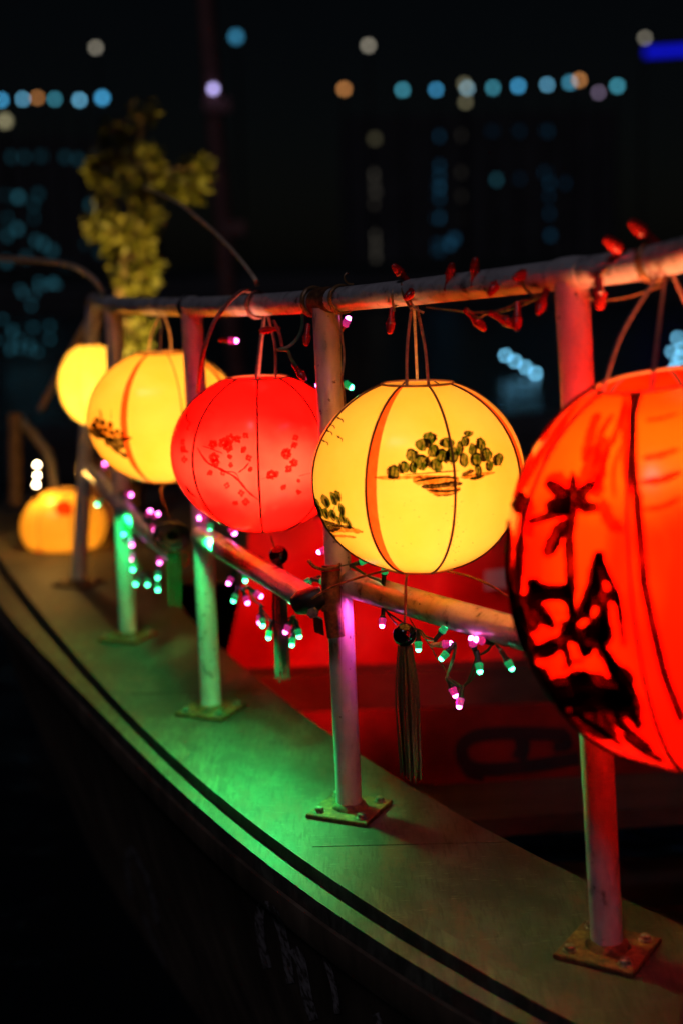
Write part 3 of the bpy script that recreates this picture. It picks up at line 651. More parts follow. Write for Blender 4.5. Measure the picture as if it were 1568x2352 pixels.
# yellow lantern, second from the far end
L2 = Lantern('yellow lantern with a dark painted island, second from the far end', rail_at(372), (377, 956), 177, 812, 1102, M['shade_yellow'], -32, PW*0.78, (1, .50, .18), bulb=(.2, -.08), bands=(0, 2, 4, 6), cords=((-.05, -1), (.4, 1), (-.5, 1)), rib=0.0013)
def c3(x, y): return x*.3646, 612.5+y*.3646
for x, y, a, b_ in [(600, 985, 22, 40), (640, 1000, 26, 40), (690, 1010, 24, 42), (655, 1045, 26, 30), (735, 1050, 24, 32), (700, 1060, 22, 28), (620, 1040, 20, 30), (770, 1060, 18, 22), (585, 1010, 20, 30)]:
    L2.blob('ink_brown', *c3(x, y), a*.3646, b_*.3646)
    L2.blob('ink_black', *c3(x+6, y-16), a*.3646*.5, b_*.3646*.5, 0, .0017)
for pts, wd in [([(575, 990), (620, 1050), (680, 1085), (760, 1090), (830, 1076)], 30), ([(650, 1090), (720, 1120), (790, 1130)], 50), ([(700, 1140), (760, 1170), (805, 1200)], 26), ([(620, 900), (630, 960), (625, 1000)], 12), ([(700, 900), (700, 960)], 9), ([(560, 1020), (600, 1060), (650, 1080)], 30), ([(590, 960), (620, 990)], 18), ([(1275, 620), (1310, 600), (1400, 680)], 18), ([(1290, 760), (1340, 660)], 14)]:
    L2.stroke('ink_black', [c3(*p) for p in pts], wd*.3646)
L2.finish({'ink_brown': 'painted_tree', 'ink_black': 'painted_stroke'})
L2.tassel((370, 1130), (398, 1225), (402, 1398), 0.0195, 0.021, 34)

# pale lantern at the far end of the rail
L1 = Lantern('pale yellow lantern farthest along the rail below its last post', rail_at(236), (210, 882), 78, 792, 972, M['shade_pale'], -20, PW*.5, (1, .78, .42), cords=((-.3, -1), (.3, -1)), rib=0.0009)
# scarlet lantern close to the camera
A5 = rail_at(1530)
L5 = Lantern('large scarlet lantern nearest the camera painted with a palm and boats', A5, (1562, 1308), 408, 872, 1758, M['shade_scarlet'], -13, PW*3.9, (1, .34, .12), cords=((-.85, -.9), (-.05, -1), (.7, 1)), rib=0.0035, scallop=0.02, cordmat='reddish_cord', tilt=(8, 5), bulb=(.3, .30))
def c7(x, y): return 1127+x*.2813, 1102.5+y*.2813
K7 = .2813
PALM_END = ([(640, 245), (560, 235), (470, 228)], 50)
for pts, wd in [
    ([(655, -60), (650, 100), (640, 300), (618, 480), (628, 700), (632, 900), (645, 1130)], 34),
    ([(640, 245), (560, 215), (430, 225)], 56), ([(630, 190), (560, 120), (450, 10)], 40), ([(690, 150), (760, 90), (840, 40)], 36), ([(700, 240), (780, 240), (880, 215)], 34), ([(620, 350), (540, 420), (480, 540), (430, 640)], 46), ([(640, 260), (500, 290), (300, 350)], 26), ([(560, 420), (500, 600)], 30), ([(690, 170), (740, 200), (780, 260)], 40), ([(830, 60), (870, -40)], 40),
    PALM_END, ([(255, 400), (235, 650), (215, 900), (225, 1000)], 26), ([(275, 110), (220, 200), (180, 270)], 56), ([(262, 250), (255, 400)], 26),
    ([(872, 590), (840, 700), (790, 900), (690, 1120), (560, 1220)], 60), ([(880, 600), (940, 760), (1010, 900), (1055, 1080), (1070, 1250)], 42), ([(870, 600), (890, 640)], 70),
    ([(930, 960), (980, 930), (1040, 925)], 52), ([(850, 720), (870, 900), (880, 1050)], 50), ([(940, 1000), (930, 1150), (950, 1300)], 60), ([(800, 920), (790, 1050), (760, 1120)], 40), ([(890, 1060), (900, 1250), (880, 1350)], 80), ([(760, 1180), (860, 1290), (980, 1340)], 90),
    ([(300, 880), (345, 835), (390, 880)], 50), ([(300, 930), (420, 920), (540, 930), (630, 900)], 100), ([(300, 960), (380, 1080), (480, 1210)], 60), ([(420, 1030), (500, 1160)], 24), ([(650, 980), (640, 1120)], 38), ([(500, 1075), (540, 1110)], 18), ([(565, 1095), (600, 1110)], 22), ([(510, 1190), (620, 1140)], 20), ([(330, 1180), (350, 1240)], 26),
    ([(150, 860), (175, 1100), (200, 1300), (240, 1480), (300, 1640)], 110), ([(230, 1000), (260, 1160), (300, 1330)], 56), ([(120, 400), (125, 700), (150, 900)], 40),
    ([(350, 1380), (430, 1400), (540, 1350)], 90), ([(540, 1260), (620, 1230), (700, 1280), (760, 1330)], 100), ([(570, 1330), (600, 1430), (625, 1560)], 40), ([(340, 1420), (370, 1480)], 50), ([(640, 1500), (700, 1490), (740, 1500)], 14), ([(560, 1520), (590, 1560)], 26), ([(700, 1340), (760, 1420), (800, 1360)], 60), ([(860, 1370), (960, 1480), (1010, 1620)], 70),
    ([(280, 1560), (360, 1590), (470, 1620)], 120), ([(380, 1700), (560, 1740), (760, 1690), (960, 1740), (1180, 1790)], 190), ([(420, 1830), (620, 1850), (820, 1810), (1000, 1800), (1200, 1880)], 150), ([(960, 1560), (1060, 1600), (1150, 1700)], 130), ([(600, 1640), (700, 1610), (800, 1640)], 70), ([(620, 1900), (780, 2010), (960, 2120)], 60), ([(820, 1880), (920, 2000), (1020, 2110)], 44), ([(980, 1880), (1120, 2060), (1330, 2220)], 56), ([(1140, 1900), (1190, 1960), (1210, 2030)], 60), ([(340, 1500), (420, 1740), (520, 1850)], 110), ([(1040, 2080), (1250, 2220), (1420, 2290)], 30), ([(500, 1880), (600, 1960)], 40)]:
    L5.stroke('ink_soot', [c7(*p) for p in pts], wd*K7*(1.8 if pts[0][1] < 450 else 1.25)+(12 if pts[0][1] < 450 else 5), jit=.12)
LEFT = [(105, 330), (120, 700), (150, 800), (195, 930), (240, 950), (300, 930), (315, 850), (350, 825), (390, 875), (480, 895), (590, 870), (622, 800), (645, 950), (665, 1130), (625, 1160), (600, 1040), (560, 1000), (500, 985), (415, 1000), (410, 1040), (445, 1110), (505, 1190), (480, 1215), (400, 1115), (340, 1040), (330, 1100), (385, 1185), (350, 1240), (300, 1180), (270, 1080), (262, 1030), (250, 1070), (270, 1200), (330, 1270), (365, 1350), (350, 1430), (320, 1490), (300, 1400), (240, 1260), (212, 1260), (262, 1490), (300, 1640), (250, 1560), (175, 1250), (140, 900), (108, 500)]
SAIL = [(838, 600), (912, 590), (930, 680), (1000, 860), (1052, 925), (1062, 1050), (1088, 1220), (1095, 1340), (1070, 1310), (1040, 1100), (1010, 1000), (960, 1010), (940, 1080), (990, 1220), (992, 1290), (930, 1330), (960, 1420), (1035, 1570), (960, 1545), (920, 1440), (850, 1380), (780, 1420), (740, 1460), (700, 1370), (650, 1330), (600, 1345), (580, 1410), (540, 1395), (450, 1445), (365, 1395), (380, 1350), (520, 1285), (660, 1195), (690, 1245), (790, 1185), (800, 1150), (740, 1140), (690, 1170), (655, 1130), (740, 1030), (800, 880), (830, 730)]
HOLES = [[(925, 840), (975, 850), (990, 910), (945, 925)], [(880, 925), (915, 915), (918, 990), (888, 985)], [(815, 1065), (860, 1050), (868, 1125), (822, 1130)]]
MASS = [(265, 1530), (350, 1505), (430, 1560), (470, 1600), (500, 1655), (540, 1685), (620, 1670), (700, 1615), (780, 1590), (820, 1660), (870, 1700), (950, 1712), (1085, 1680), (1030, 1640), (960, 1560), (930, 1480), (905, 1390), (965, 1400), (1060, 1530), (1135, 1620), (1185, 1720), (1228, 1850), (1215, 1945), (1170, 1925), (1205, 2035), (1140, 1960), (1080, 1925), (1050, 1960), (1110, 2060), (1000, 2010), (930, 1960), (870, 1885), (825, 1875), (840, 1960), (900, 2045), (1060, 2165), (940, 2110), (800, 2010), (700, 1930), (640, 1840), (600, 1850), (620, 1945), (540, 1905), (470, 1825), (380, 1720), (300, 1600)]
for lp in ([LEFT], [SAIL]+HOLES, [MASS]):
    L5.fill('ink_soot', [[c7(*p) for p in q] for q in lp])
    L5.stroke('ink_soot', [c7(*p) for p in lp[0]+lp[0][:1]], 6.5, 0.0019, .3, False)
def c6(x, y): return 1127+x*.2813, 490+y*.2813
for pts, wd in [([(1165, 1430), (1158, 1700), (1165, 2000), (1185, 2300)], 46), ([(1190, 2290), (1215, 2600), (1250, 3000)], 58), ([(1245, 2990), (1330, 3400), (1430, 3800), (1568, 4150)], 56)]:
    L5.stroke('ink_soot', [c6(*p) for p in pts], wd*K7*1.5, jit=.06, taper=False)
for pts, wd in [([(560, 1560), (460, 1700), (380, 1850)], 60), ([(700, 1560), (580, 1700), (440, 1900), (330, 2150)], 34), ([(880, 1640), (830, 1720), (780, 1900), (740, 2040)], 60), ([(1000, 1640), (900, 1780), (850, 1950)], 40), ([(860, 1900), (800, 2050), (690, 2300)], 90), ([(930, 1830), (880, 2060), (900, 2200)], 90), ([(1100, 1540), (1020, 1800), (960, 1930)], 40), ([(470, 2140), (560, 2250), (600, 2330)], 130), ([(800, 2150), (860, 2230), (820, 2330)], 100), ([(1090, 1480), (1100, 1900), (1130, 2300)], 60), ([(300, 1900), (220, 2150), (170, 2330)], 80), ([(1230, 2200), (1400, 2180), (1560, 2120)], 46), ([(1240, 2420), (1400, 2400), (1560, 2330)], 30), ([(420, 1900), (330, 2060), (260, 2250)], 50), ([(640, 1650), (500, 1880), (430, 2020)], 26), ([(960, 1900), (900, 2100), (860, 2300)], 44), ([(1060, 1900), (1000, 2120), (1010, 2330)], 30), ([(760, 2330), (640, 2420), (520, 2500)], 90), ([(900, 2330), (960, 2500), (1080, 2600)], 80), ([(1260, 1700), (1400, 1680), (1540, 1640)], 22), ([(1240, 2000), (1380, 1985), (1540, 1930)], 30), ([(330, 2330), (300, 2500), (320, 2650)], 70)]:
    L5.stroke('ink_red', [c6(*p) for p in pts], wd*K7*1.35, 0.0011, jit=.2)
L5.finish({'ink_soot': 'painted_stroke', 'ink_red': 'painted_streak'})

# lantern standing on the foredeck
for cx_, cy_, hw, yt, yb_, Zz, pw, lab in [(146, 1208, 99, 1128, 1291, 5.35, PW*.36, 'small orange lantern standing on the bow deck behind the farthest post')]:
    Cc = P(cx_, cy_, Zz)
    L0 = Lantern(lab, Cc, (cx_, cy_), hw, yt, yb_, M['shade_yellow'], 10, pw, (1, .50, .12), group=None, hung=False, C=Cc, rib=0.001)
    if hw > 60:
        L0.stroke('ink_red', [(130, 1158), (145, 1168), (165, 1162)], 34); L0.stroke('ink_red', [(85, 1262), (105, 1275)], 18)
        L0.finish({'ink_red': 'painted_blossom'})
    base = MB(); zz = Cc.z-L0.H*math.sin(TMAX)
    base.lathe(V((Cc.x, Cc.y, 0.001)), [(L0.R*.5, 0), (L0.R*.5, 0.012), (L0.R*.30, 0.02), (L0.R*.30, max(0.03, zz-0.001))], 16)
    base.build('stand', M['dark'], L0.root)

# added red fill light, out of view behind the second post, shining on the red cloth
fp = on_post(1, 1150)+V((.045, .10, 0)); fl = thing('fill_light', fp-V((0, 0, .05)), 'added red fill light hidden behind the second post', 'fill_light')
ft = (P(690, 1440, 4.38)-fp).normalized()
MB().lathe(fp, [(.02, -.05), (.03, -.03), (.042, .02), (.04, .022), (.03, .0), (.0001, -.005)], 16, ft).build('housing', M['dark'], fl)
MB().tube([fp-ft*.02, on_post(1, 1150)+V((.02, .02, 0))], .008, 8).build('bracket', M['dark'], fl)
fd = bpy.data.lights.new('fill_light_lamp', 'SPOT'); fd.energy = 85; fd.color = (1, .004, .002); fd.spot_size = math.radians(46); fd.spot_blend = .75; fd.shadow_soft_size = .03
lo = bpy.data.objects.new('fill_light_lamp', fd); S.collection.objects.link(lo); lo.parent = fl; lo.location = fp+ft*.024-fl.location
lo.rotation_mode = 'QUATERNION'; lo.rotation_quaternion = V((0, 0, -1)).rotation_difference(ft)
# ------------------------------------------------------------------ string lights
def proto_mesh(name, prof, mt, seg=10): return MB().lathe(V((0, 0, 0)), prof, seg).mesh(name, mt)
sock = [(0.0022, -0.018), (0.0036, -0.0165), (0.0036, -0.004), (0.0046, -0.003), (0.0046, 0.0)]
cap = [(0.0050, 0.0), (0.0062, 0.0015), (0.0062, 0.0035), (0.0054, 0.0042), (0.0056, 0.0075), (0.0046, 0.0112)]
tipp = [(0.0044, 0.0113), (0.0040, 0.0135), (0.0026, 0.0156), (0.0001, 0.0164)]
PM = {('socket', 'd'): proto_mesh('socket', sock, M['socket_dark']), ('socket', 't'): proto_mesh('socket', sock, M['socket_tan']), ('socket', 'r'): proto_mesh('socket', sock, M['cap_red'])}
for k, g, t_ in (('p', 'glow_pink', 'tip_pink'), ('g', 'glow_green', 'tip_green'), ('w', 'socket_tan', 'tip_white')):
    PM['cap', k] = proto_mesh('bulb', cap, M[g]); PM['tip', k] = proto_mesh('tip', tipp, M[t_])
PM['cap', 'r'] = proto_mesh('bulb', cap, M['cap_red']); PM['tip', 'r'] = proto_mesh('tip', tipp, M['cap_red'])
LABELS = {'p': 'lit pink bulb', 'g': 'lit green bulb', 'r': 'unlit red bulb', 'w': 'lit white bulb'}
def put_bulb(root, p, d, kind, sk_='d', size=1.0):
    o = bpy.data.objects.new('bulb', PM['cap', kind]); S.collection.objects.link(o); o.parent = root
    o.location = p-root.location; o.rotation_mode = 'QUATERNION'; o.rotation_quaternion = V((0, 0, 1)).rotation_difference(d); o.scale = (size,)*3
    o['label'] = LABELS[kind]
    for nm, key in (('socket', ('socket', sk_)), ('tip', ('tip', kind))):
        c = bpy.data.objects.new(nm, PM[key]); S.collection.objects.link(c); c.parent = o
    return p - d*0.017*size
def string(label, bulbs, wiremat, extra=(), size=1.25, wr=0.0015, twist=True, group='string lights along the railing', order=True):
    pts0 = P(bulbs[0][0], bulbs[0][1], bulbs[0][2])
    root = thing('string_light', pts0, label, 'string light', group); ends = []
    for it in bulbs:
        x, y, Z, dx, dy, kind = it[:6]; sk_ = it[6] if len(it) > 6 else ('r' if kind == 'r' else 'd')
        d = (R_*dx - U_*dy).normalized() - F_*random.uniform(.1, .5); d.normalize()
        ends.append(put_bulb(root, P(x, y, Z), d, kind, sk_, size))
    if order:
        for off in ((0, 0), (0.0018, 0.0012)) if twist else ((0, 0),):
            pl = []
            for i, e in enumerate(ends):
                pl.append(e+V((off[0], 0, off[1])))
                if i < len(ends)-1:
                    mdp = e.lerp(ends[i+1], .5); ln = (ends[i+1]-e).length
                    pl.append(mdp+V((random.uniform(-.1, .1)*ln+off[0], 0, -ln*random.uniform(.02, .16)+off[1])))
            MB().tube(catmull(pl, 5), wr, 5).build('wire', M[wiremat], root)
    for w_ in extra:
        MB().tube(catmull([P(*p) for p in w_[0]], 6), w_[1], 6).build('wire', M[w_[2]], root)
    return root
def mz(x):   # depth of the mid rail under pixel column x
    xs_ = [(205, depth(m5)), (285, depth(m4)), (465, depth(m3)), (790, depth(m2)), (1352, depth(m1))]
    for (a, za), (b_, zb_) in zip(xs_[:-1], xs_[1:]):
        if x <= b_: return 1/((1/za)+((1/zb_)-(1/za))*(x-a)/(b_-a))
    return depth(m1)
def B(x, y, dx, dy, k, sk_=None, dz=0.0): 
    r = [x, y, mz(x)-0.035+dz, dx, dy, k]
    return tuple(r+[sk_]) if sk_ else tuple(r)
string('green and pink lit string light below the yellow lantern in focus', [
    B(748, 1262, -.5, .2, 'p'), B(826, 1292, 1, -.35, 'g'), B(882, 1318, .1, -1, 'g'), B(878, 1421, -.1, 1, 'p'), B(960, 1474, 0, 1, 'g'), B(1013, 1452, .6, -.8, 'g'), B(1015, 1480, 1, -.1, 'p', 't'),
    B(1026, 1499, -.7, .75, 'g'), B(1037, 1580, .4, .9, 'p'), B(1057, 1604, -.2, 1, 'p', 'd'), B(1099, 1524, .1, 1, 'g'), B(1087, 1484, -.3, -.9, 'p'), B(1110, 1473, -.8, -.2, 'p'), B(1164, 1518, .5, .85, 'g')],
    'green_wire', extra=[([(1136, 1478, mz(1136)-.03), (1165, 1485, mz(1160)-.03), (1185, 1480, mz(1180)-.02)], .0012, 'wire'), ([(940, 1420, mz(940)-.03), (952, 1440, mz(940)-.035), (985, 1480, mz(980)-.03), (1003, 1512, mz(1000)-.03), (1020, 1535, mz(1000)-.03), (1036, 1566, mz(1000)-.03)], .0013, 'wire')], size=1.12)
string('green and pink lit string light below the red blossom lantern', [
    B(713, 1334, -.7, .3, 'g'), B(736, 1334, .6, .1, 'g'), B(660, 1367, .3, .5, 'g'), B(609, 1336, .4, .3, 'p'), B(590, 1325, .5, .5, 'g'), B(564, 1319, 0, 1, 'g'), B(532, 1327, -.4, .8, 'p'), B(542, 1366, -.3, .8, 'g'), B(564, 1371, .3, .8, 'p'), B(586, 1361, .6, .4, 'p'),
    B(598, 1414, -.1, 1, 'p'), B(602, 1422, .1, 1, 'g'), B(620, 1449, -.2, 1, 'g'), B(663, 1437, -.3, .6, 'p'), B(672, 1466, -.1, 1, 'g'), B(684, 1446, .2, 1, 'g')], 'green_wire', size=1.18)
string('string light with bulbs clustered round the third post', [
    B(473, 1184, -.5, .2, 'p'), B(483, 1203, 0, .4, 'g'), B(529, 1212, .3, .4, 'p'), B(444, 871, .2, .5, 'p', 'r', -.03), B(526, 782, 1, .05, 'p', 'r', .02)], 'green_wire', size=1.3, order=False)
string('lit string light dangling at the fourth post', [
    B(241, 1077, 0, -.6, 'p'), B(230, 1151, -.3, .4, 'g'), B(290, 1134, .4, .1, 'p'), B(285, 1216, 0, 1, 'g'), B(301, 1240, .2, 1, 'p'), B(303, 1273, .2, 1, 'p'), B(306, 1297, 0, 1, 'g'), B(319, 1332, -.4, .6, 'g'), B(339, 1330, 0, .6, 'g'), B(361, 1343, .2, 1, 'g'), B(363, 1314, 0, 1, 'g'), B(367, 1279, 0, 1, 'p'), B(368, 1248, 0, 1, 'g'), B(347, 1208, .3, .3, 'p'), B(339, 1184, .2, -.3, 'p'), B(352, 1186, .6, -.3, 'p')], 'green_wire', size=1.18)
string('string light bulbs running down the second post beside the yellow lantern', [
    B(748, 882, -.8, .15, 'p', 'd', -.05), B(790, 748, .3, -.5, 'p', 'r', -.02), B(790, 880, .5, .3, 'g', 'd', .02)], 'wire', size=1.25, order=False,
    extra=[([(782, 700, railZ(760)-.02), (784, 760, railZ(760)-.02), (790, 820, railZ(760)-.03), (785, 872, railZ(760)-.04), (790, 900, railZ(760)-.03), (792, 930, railZ(760)-.03)], .0022, 'wire')])
def T(x, y, dx, dy, k='r', dz=0.0): return (x, y, railZ(x)-0.03+dz, dx, dy, k)
string('unlit red string light looped along the top rail over the yellow lantern', [
    T(897, 738, -.1, 1), T(922, 629, -.7, -.7), T(950, 668, -.75, .7), T(1032, 634, .2, -1), T(1089, 624, .05, -1), T(1140, 652, -.6, .8), T(1204, 628, -.9, .45), T(1245, 693, -.4, 1), T(1187, 728, -.05, 1), T(1156, 734, .9, .5), T(1092, 735, .7, .75)], 'wire', size=1.35,
    extra=[([(978, 705, railZ(978)-.03), (1040, 712, railZ(1040)), (1100, 716, railZ(1100)), (1180, 708, railZ(1180)), (1245, 680, railZ(1240)-.02)], .0012, 'wire'), ([(985, 706, railZ(985)-.02), (1060, 716, railZ(1060)), (1150, 716, railZ(1150)), (1235, 684, railZ(1235)-.02)], .0012, 'green_wire'),
           ([(905, 715, railZ(905)-.03), (900, 680, railZ(905)-.035), (908, 655, railZ(905)-.03), (925, 648, railZ(925)-.01)], .0022, 'wire'),
           ([(930, 650, railZ(930)-.022), (938, 680, railZ(938)-.028), (950, 705, railZ(950)-.026), (972, 718, railZ(970)-.01)], .0022, 'wire'), ([(922, 650, railZ(930)-.02), (927, 680, railZ(938)-.028), (942, 708, railZ(950)-.026)], .0022, 'wire'),
           ([(1250, 690, railZ(1250)-.03), (1210, 668, railZ(1210)-.03), (1200, 640, railZ(1200)-.03), (1225, 612, railZ(1225)-.02), (1262, 622, railZ(1262)-.02), (1280, 640, railZ(1280)-.028)], .0016, 'wire')])
string('unlit red bulbs on a loose wire over the rail beside the red post', [
    T(1376, 668, 0, 1), T(1420, 570, -.8, -.5), T(1478, 534, -.7, -.5)], 'wire', size=1.6,
    extra=[([(1360, 655, railZ(1360)-.03), (1385, 625, railZ(1385)-.03), (1415, 600, railZ(1415)-.025), (1440, 578, railZ(1440)-.02)], .0018, 'wire'), ([(1345, 682, railZ(1345)-.02), (1380, 690, railZ(1380)), (1450, 680, railZ(1450)), (1520, 655, railZ(1520)-.02)], .0014, 'wire')])
string('red bulbs at the wire joint left of the second post', [
    T(618, 757, -.5, .1), T(688, 855, .6, .8), T(705, 770, -.1, 1), T(436, 705, 0, 1)], 'wire', size=1.3, order=False,
    extra=[([(694, 720, railZ(694)-.03), (694, 748, railZ(694)-.03), (684, 775, railZ(694)-.03), (662, 796, railZ(694)-.03), (638, 803, railZ(694)-.03), (660, 805, railZ(694)-.03), (668, 822, railZ(694)-.03), (680, 840, railZ(694)-.03)], .0030, 'green_wire'), ([(628, 735, railZ(628)-.02), (640, 760, railZ(628)-.02), (648, 795, railZ(628)-.02)], .003, 'reddish_cord')])
# warm white bulbs over the small bow lantern
string('bright white string light bulbs over the small bow lantern', [
    (86, 1083, 5.2, 0, -1, 'w'), (86, 1108, 5.2, 0, -1, 'w'), (84, 1129, 5.2, 0, -1, 'w')], 'wire', size=2.0)
def beam(x, y, Z, dx, dy, col, power, cone=130, away=.2, r=.006):  # spots added near the bulbs to strengthen their green and pink spill
    root = min((o for o in S.collection.objects if o.name.startswith('string_light')), key=lambda o: (o.location-P(x, y, Z)).length)
    ld = bpy.data.lights.new('added_beam', 'SPOT'); ld.energy = power; ld.color = col; ld.spot_size = math.radians(cone); ld.spot_blend = .8; ld.shadow_soft_size = r
    lo = bpy.data.objects.new('added_beam', ld); S.collection.objects.link(lo); lo.parent = root; lo.location = P(x, y, Z)-root.location
    d = (R_*dx-U_*dy).normalized()+F_*away; lo.rotation_mode = 'QUATERNION'; lo.rotation_quaternion = V((0, 0, -1)).rotation_difference(d.normalized())
GREEN, PINK = (.015, 1, .20), (1, .08, .55)
for x, y in ((588, 1390), (600, 1436), (616, 1466)): beam(x, y, mz(x)-.16, -.3, 1, GREEN, 8.5, 130, -.1)
beam(478, 1240, mz(478)-.13, .05, 1, GREEN, 7.5, 120, .9); beam(542, 1384, mz(542)-.05, -.2, 1, GREEN, 5.5, 130, 0)
for x, y in ((306, 1310), (339, 1346)): beam(x, y, mz(x)-.06, -.1, 1, GREEN, .5, 140, .0)
beam(283, 1185, mz(285)-.14, .05, 1, GREEN, 4.2, 110, .9)
beam(1099, 1546, mz(1099)-.05, .1, 1, GREEN, .9, 140, -.2); beam(1166, 1540, mz(1166)-.05, .3, 1, GREEN, 1.0, 140, -.2)
beam(1040, 1600, mz(1040)-.05, 0, 1, PINK, .2, 130, -.1); beam(1057, 1622, mz(1057)-.05, 0, 1, PINK, .15, 130, -.1)
beam(856, 1405, depth(on_post(1, 1450))-.05, -.8, .6, PINK, .8, 130, .15); beam(760, 880, railZ(760)-.05, -1, .1, PINK, .02, 150, .7); beam(450, 871, railZ(450)-.05, -.2, .4, PINK, .015, 150, .8)
lw = bpy.data.lights.new('white_bulb_light', 'POINT'); lw.energy = 6; lw.color = (1, .5, .09); lw.shadow_soft_size = .03
lo = bpy.data.objects.new('white_bulb_light', lw); S.collection.objects.link(lo); rt_ = [o for o in S.collection.objects if o.name.startswith('string_light')][-1]
lo.parent = rt_; lo.location = P(85, 1108, 5.2)+V((.0, .04, .05))-rt_.location
# wraps of wire and twine on the rail
for x, wr, mt, lab in [(722, .0032, 'wire', 'loop of tangled wire wound round the rail above the second post'), (785, .0022, 'wire', 'thin twist of wire round the rail right of the second post'), (592, .0028, 'reddish_cord', 'cord knot wound round the rail above the red blossom lantern'), (1500, .0028, 'wire', 'wire wound round the rail above the scarlet lantern'), (437, .0040, 'dark', 'dark tape wound round the rail above the third post')]:
    c = rail_at(x); t1 = (rail_at(min(x+12, 1560))-rail_at(x-12)).normalized(); a = t1.orthogonal().normalized(); b_ = t1.cross(a); pts = []
    turns = 2.6
    for k in range(int(26*turns)):
        th = 2*math.pi*k/26; pts.append(c+t1*(k/26-turns/2)*0.006*random.uniform(.8, 1.2)+(a*math.cos(th)+b_*math.sin(th))*(0.0218+wr+random.uniform(0, .0012)))
    tag(MB().tube(pts, wr, 6).build('wire_wrap', M[mt]), lab, 'wire', 'ties wound round the top rail')
zk = railZ(800)
tag(MB().tube(catmull([P(797, 626, zk), P(791, 634, zk), P(793, 645, zk), P(802, 652, zk), P(812, 652, zk)], 6), .002, 6).build('wire_end', M['wire']), 'short curled wire end sticking up from the rail', 'wire')
zl = depth(m2)-0.10
tag(MB().tube(catmull([P(716, 1375, zl), P(760, 1350, zl-.02), P(820, 1328, zl-.06), P(880, 1312, zl-.10), P(930, 1306, zl-.13), P(1000, 1308, zl-.16), P(1070, 1322, zl-.18), P(1120, 1342, zl-.2), P(1175, 1376, zl-.2)], 6), .0022, 7).build('loose_wire', M['wire']), 'thin orange wire arching under the yellow lantern in focus', 'wire')
# canes and rods
z6 = railZ(590)
tag(MB().tube(catmull([P(592, 655, z6-.02), P(580, 632, z6), P(530, 570, z6+.25), P(470, 512, z6+.6), P(400, 460, z6+1.0), P(330, 430, z6+1.5)], 7), [.0055-.0025*min(1, i/36) for i in range(36)], 8).build('bamboo_cane', M['cane']), 'thin bent cane arching up from the rail into the dark', 'cane')
tag(MB().tube(catmull([P(238, 672, railZ(240)), P(215, 640, railZ(240)), P(170, 612, railZ(240)+.1), P(90, 598, railZ(240)+.3), P(-20, 592, railZ(240)+.6)], 7), .0075, 8).build('bamboo_cane', M['cane']), 'bent cane arching left from the far end of the rail', 'cane')
tag(MB().tube([P(200, 740, depth(tops[4])+.06), P(140, 850, depth(tops[4])+.2), P(92, 942, depth(tops[4])+.3)], .011, 8).build('bamboo_stick', M['cane']), 'yellowish stick slanting down left of the pale lantern', 'stick')
tag(MB().tube(catmull([P(575, 668, z6-.03), P(552, 670, z6-.05), P(515, 705, z6-.07), P(485, 755, z6-.08), P(463, 830, z6-.06), P(455, 900, z6+.1)], 7), .0042, 8).build('arched_cord', M['reddish_cord']), 'pinkish cord arching from the rail down beside the third post', 'cord')
# tied cable bundle below third lantern
zc2 = depth(m3)+.1; pts = []
cc = P(396, 1232, zc2)
for k in range(150):
    th = k*0.42; rr = 0.030*(1+.4*math.sin(k*.37)); pts.append(cc+R_*rr*math.cos(th)+U_*rr*.8*math.sin(th)+F_*0.02*math.sin(k*.21))
tag(MB().tube(pts, .004, 5).build('cable_bundle', M['dark']), 'dark bundle of tied cable at the mid rail between third and fourth posts', 'cable')

# ------------------------------------------------------------------ bow fittings
zb_ = 6.0
tag(MB().tube([P(36, 1160, zb_), P(36, 1060, zb_), P(34, 950, zb_)], .028, 14).build('bow_post', M['bark']), 'short pale post standing at the far left of the bow', 'post')
tag(MB().tube(catmull([P(40, 958, zb_+.1), P(78, 1000, zb_+.1), P(112, 1050, zb_+.1), P(126, 1120, zb_+.1)], 6), .020, 12).build('bow_pipe', M['bolt']), 'curved grey pipe behind the bright white bulbs at the bow', 'pipe')

# ------------------------------------------------------------------ tree behind the railing
zt = 5.9
tb = P(268, 1230, zt); tb.z = 0.0
tree = thing('potted_tree', tb, 'small leafy tree lit yellow standing behind the far end of the rail', 'tree')
MB().lathe(tb, [(.10, .001), (.13, .14), (.15, .20), (.15, .23), (.125, .23), (.12, .2), (.0001, .2)], 18).build('pot', M['clay'], tree)
tp = [tb+V((0, 0, .2)), P(266, 900, zt), P(268, 740, zt), P(290, 560, zt), P(318, 400, zt), P(326, 265, zt)]
MB().tube(catmull(tp, 6), [.03-.0007*i for i in range(31)], 10).build('trunk', M['bark'], tree)
limbs = MB()
clumps = [(328, 258, 42), (255, 298, 30), (300, 320, 34), (262, 345, 40), (225, 385, 42), (250, 390, 40), (345, 355, 32), (350, 395, 44), (405, 362, 34), (445, 385, 38), (468, 385, 30), (430, 425, 36), (398, 425, 32), (450, 440, 24), (300, 420, 40), (340, 445, 44), (245, 440, 32), (290, 475, 46), (335, 495, 42), (360, 500, 30), (225, 515, 38), (268, 520, 36), (310, 545, 44), (350, 560, 38), (262, 565, 34), (300, 590, 44), (345, 600, 36), (258, 610, 30), (290, 635, 40), (330, 640, 38), (275, 655, 26), (310, 668, 28), (290, 730, 30), (318, 778, 30), (330, 745, 24), (285, 790, 22)]
leaf = MB()
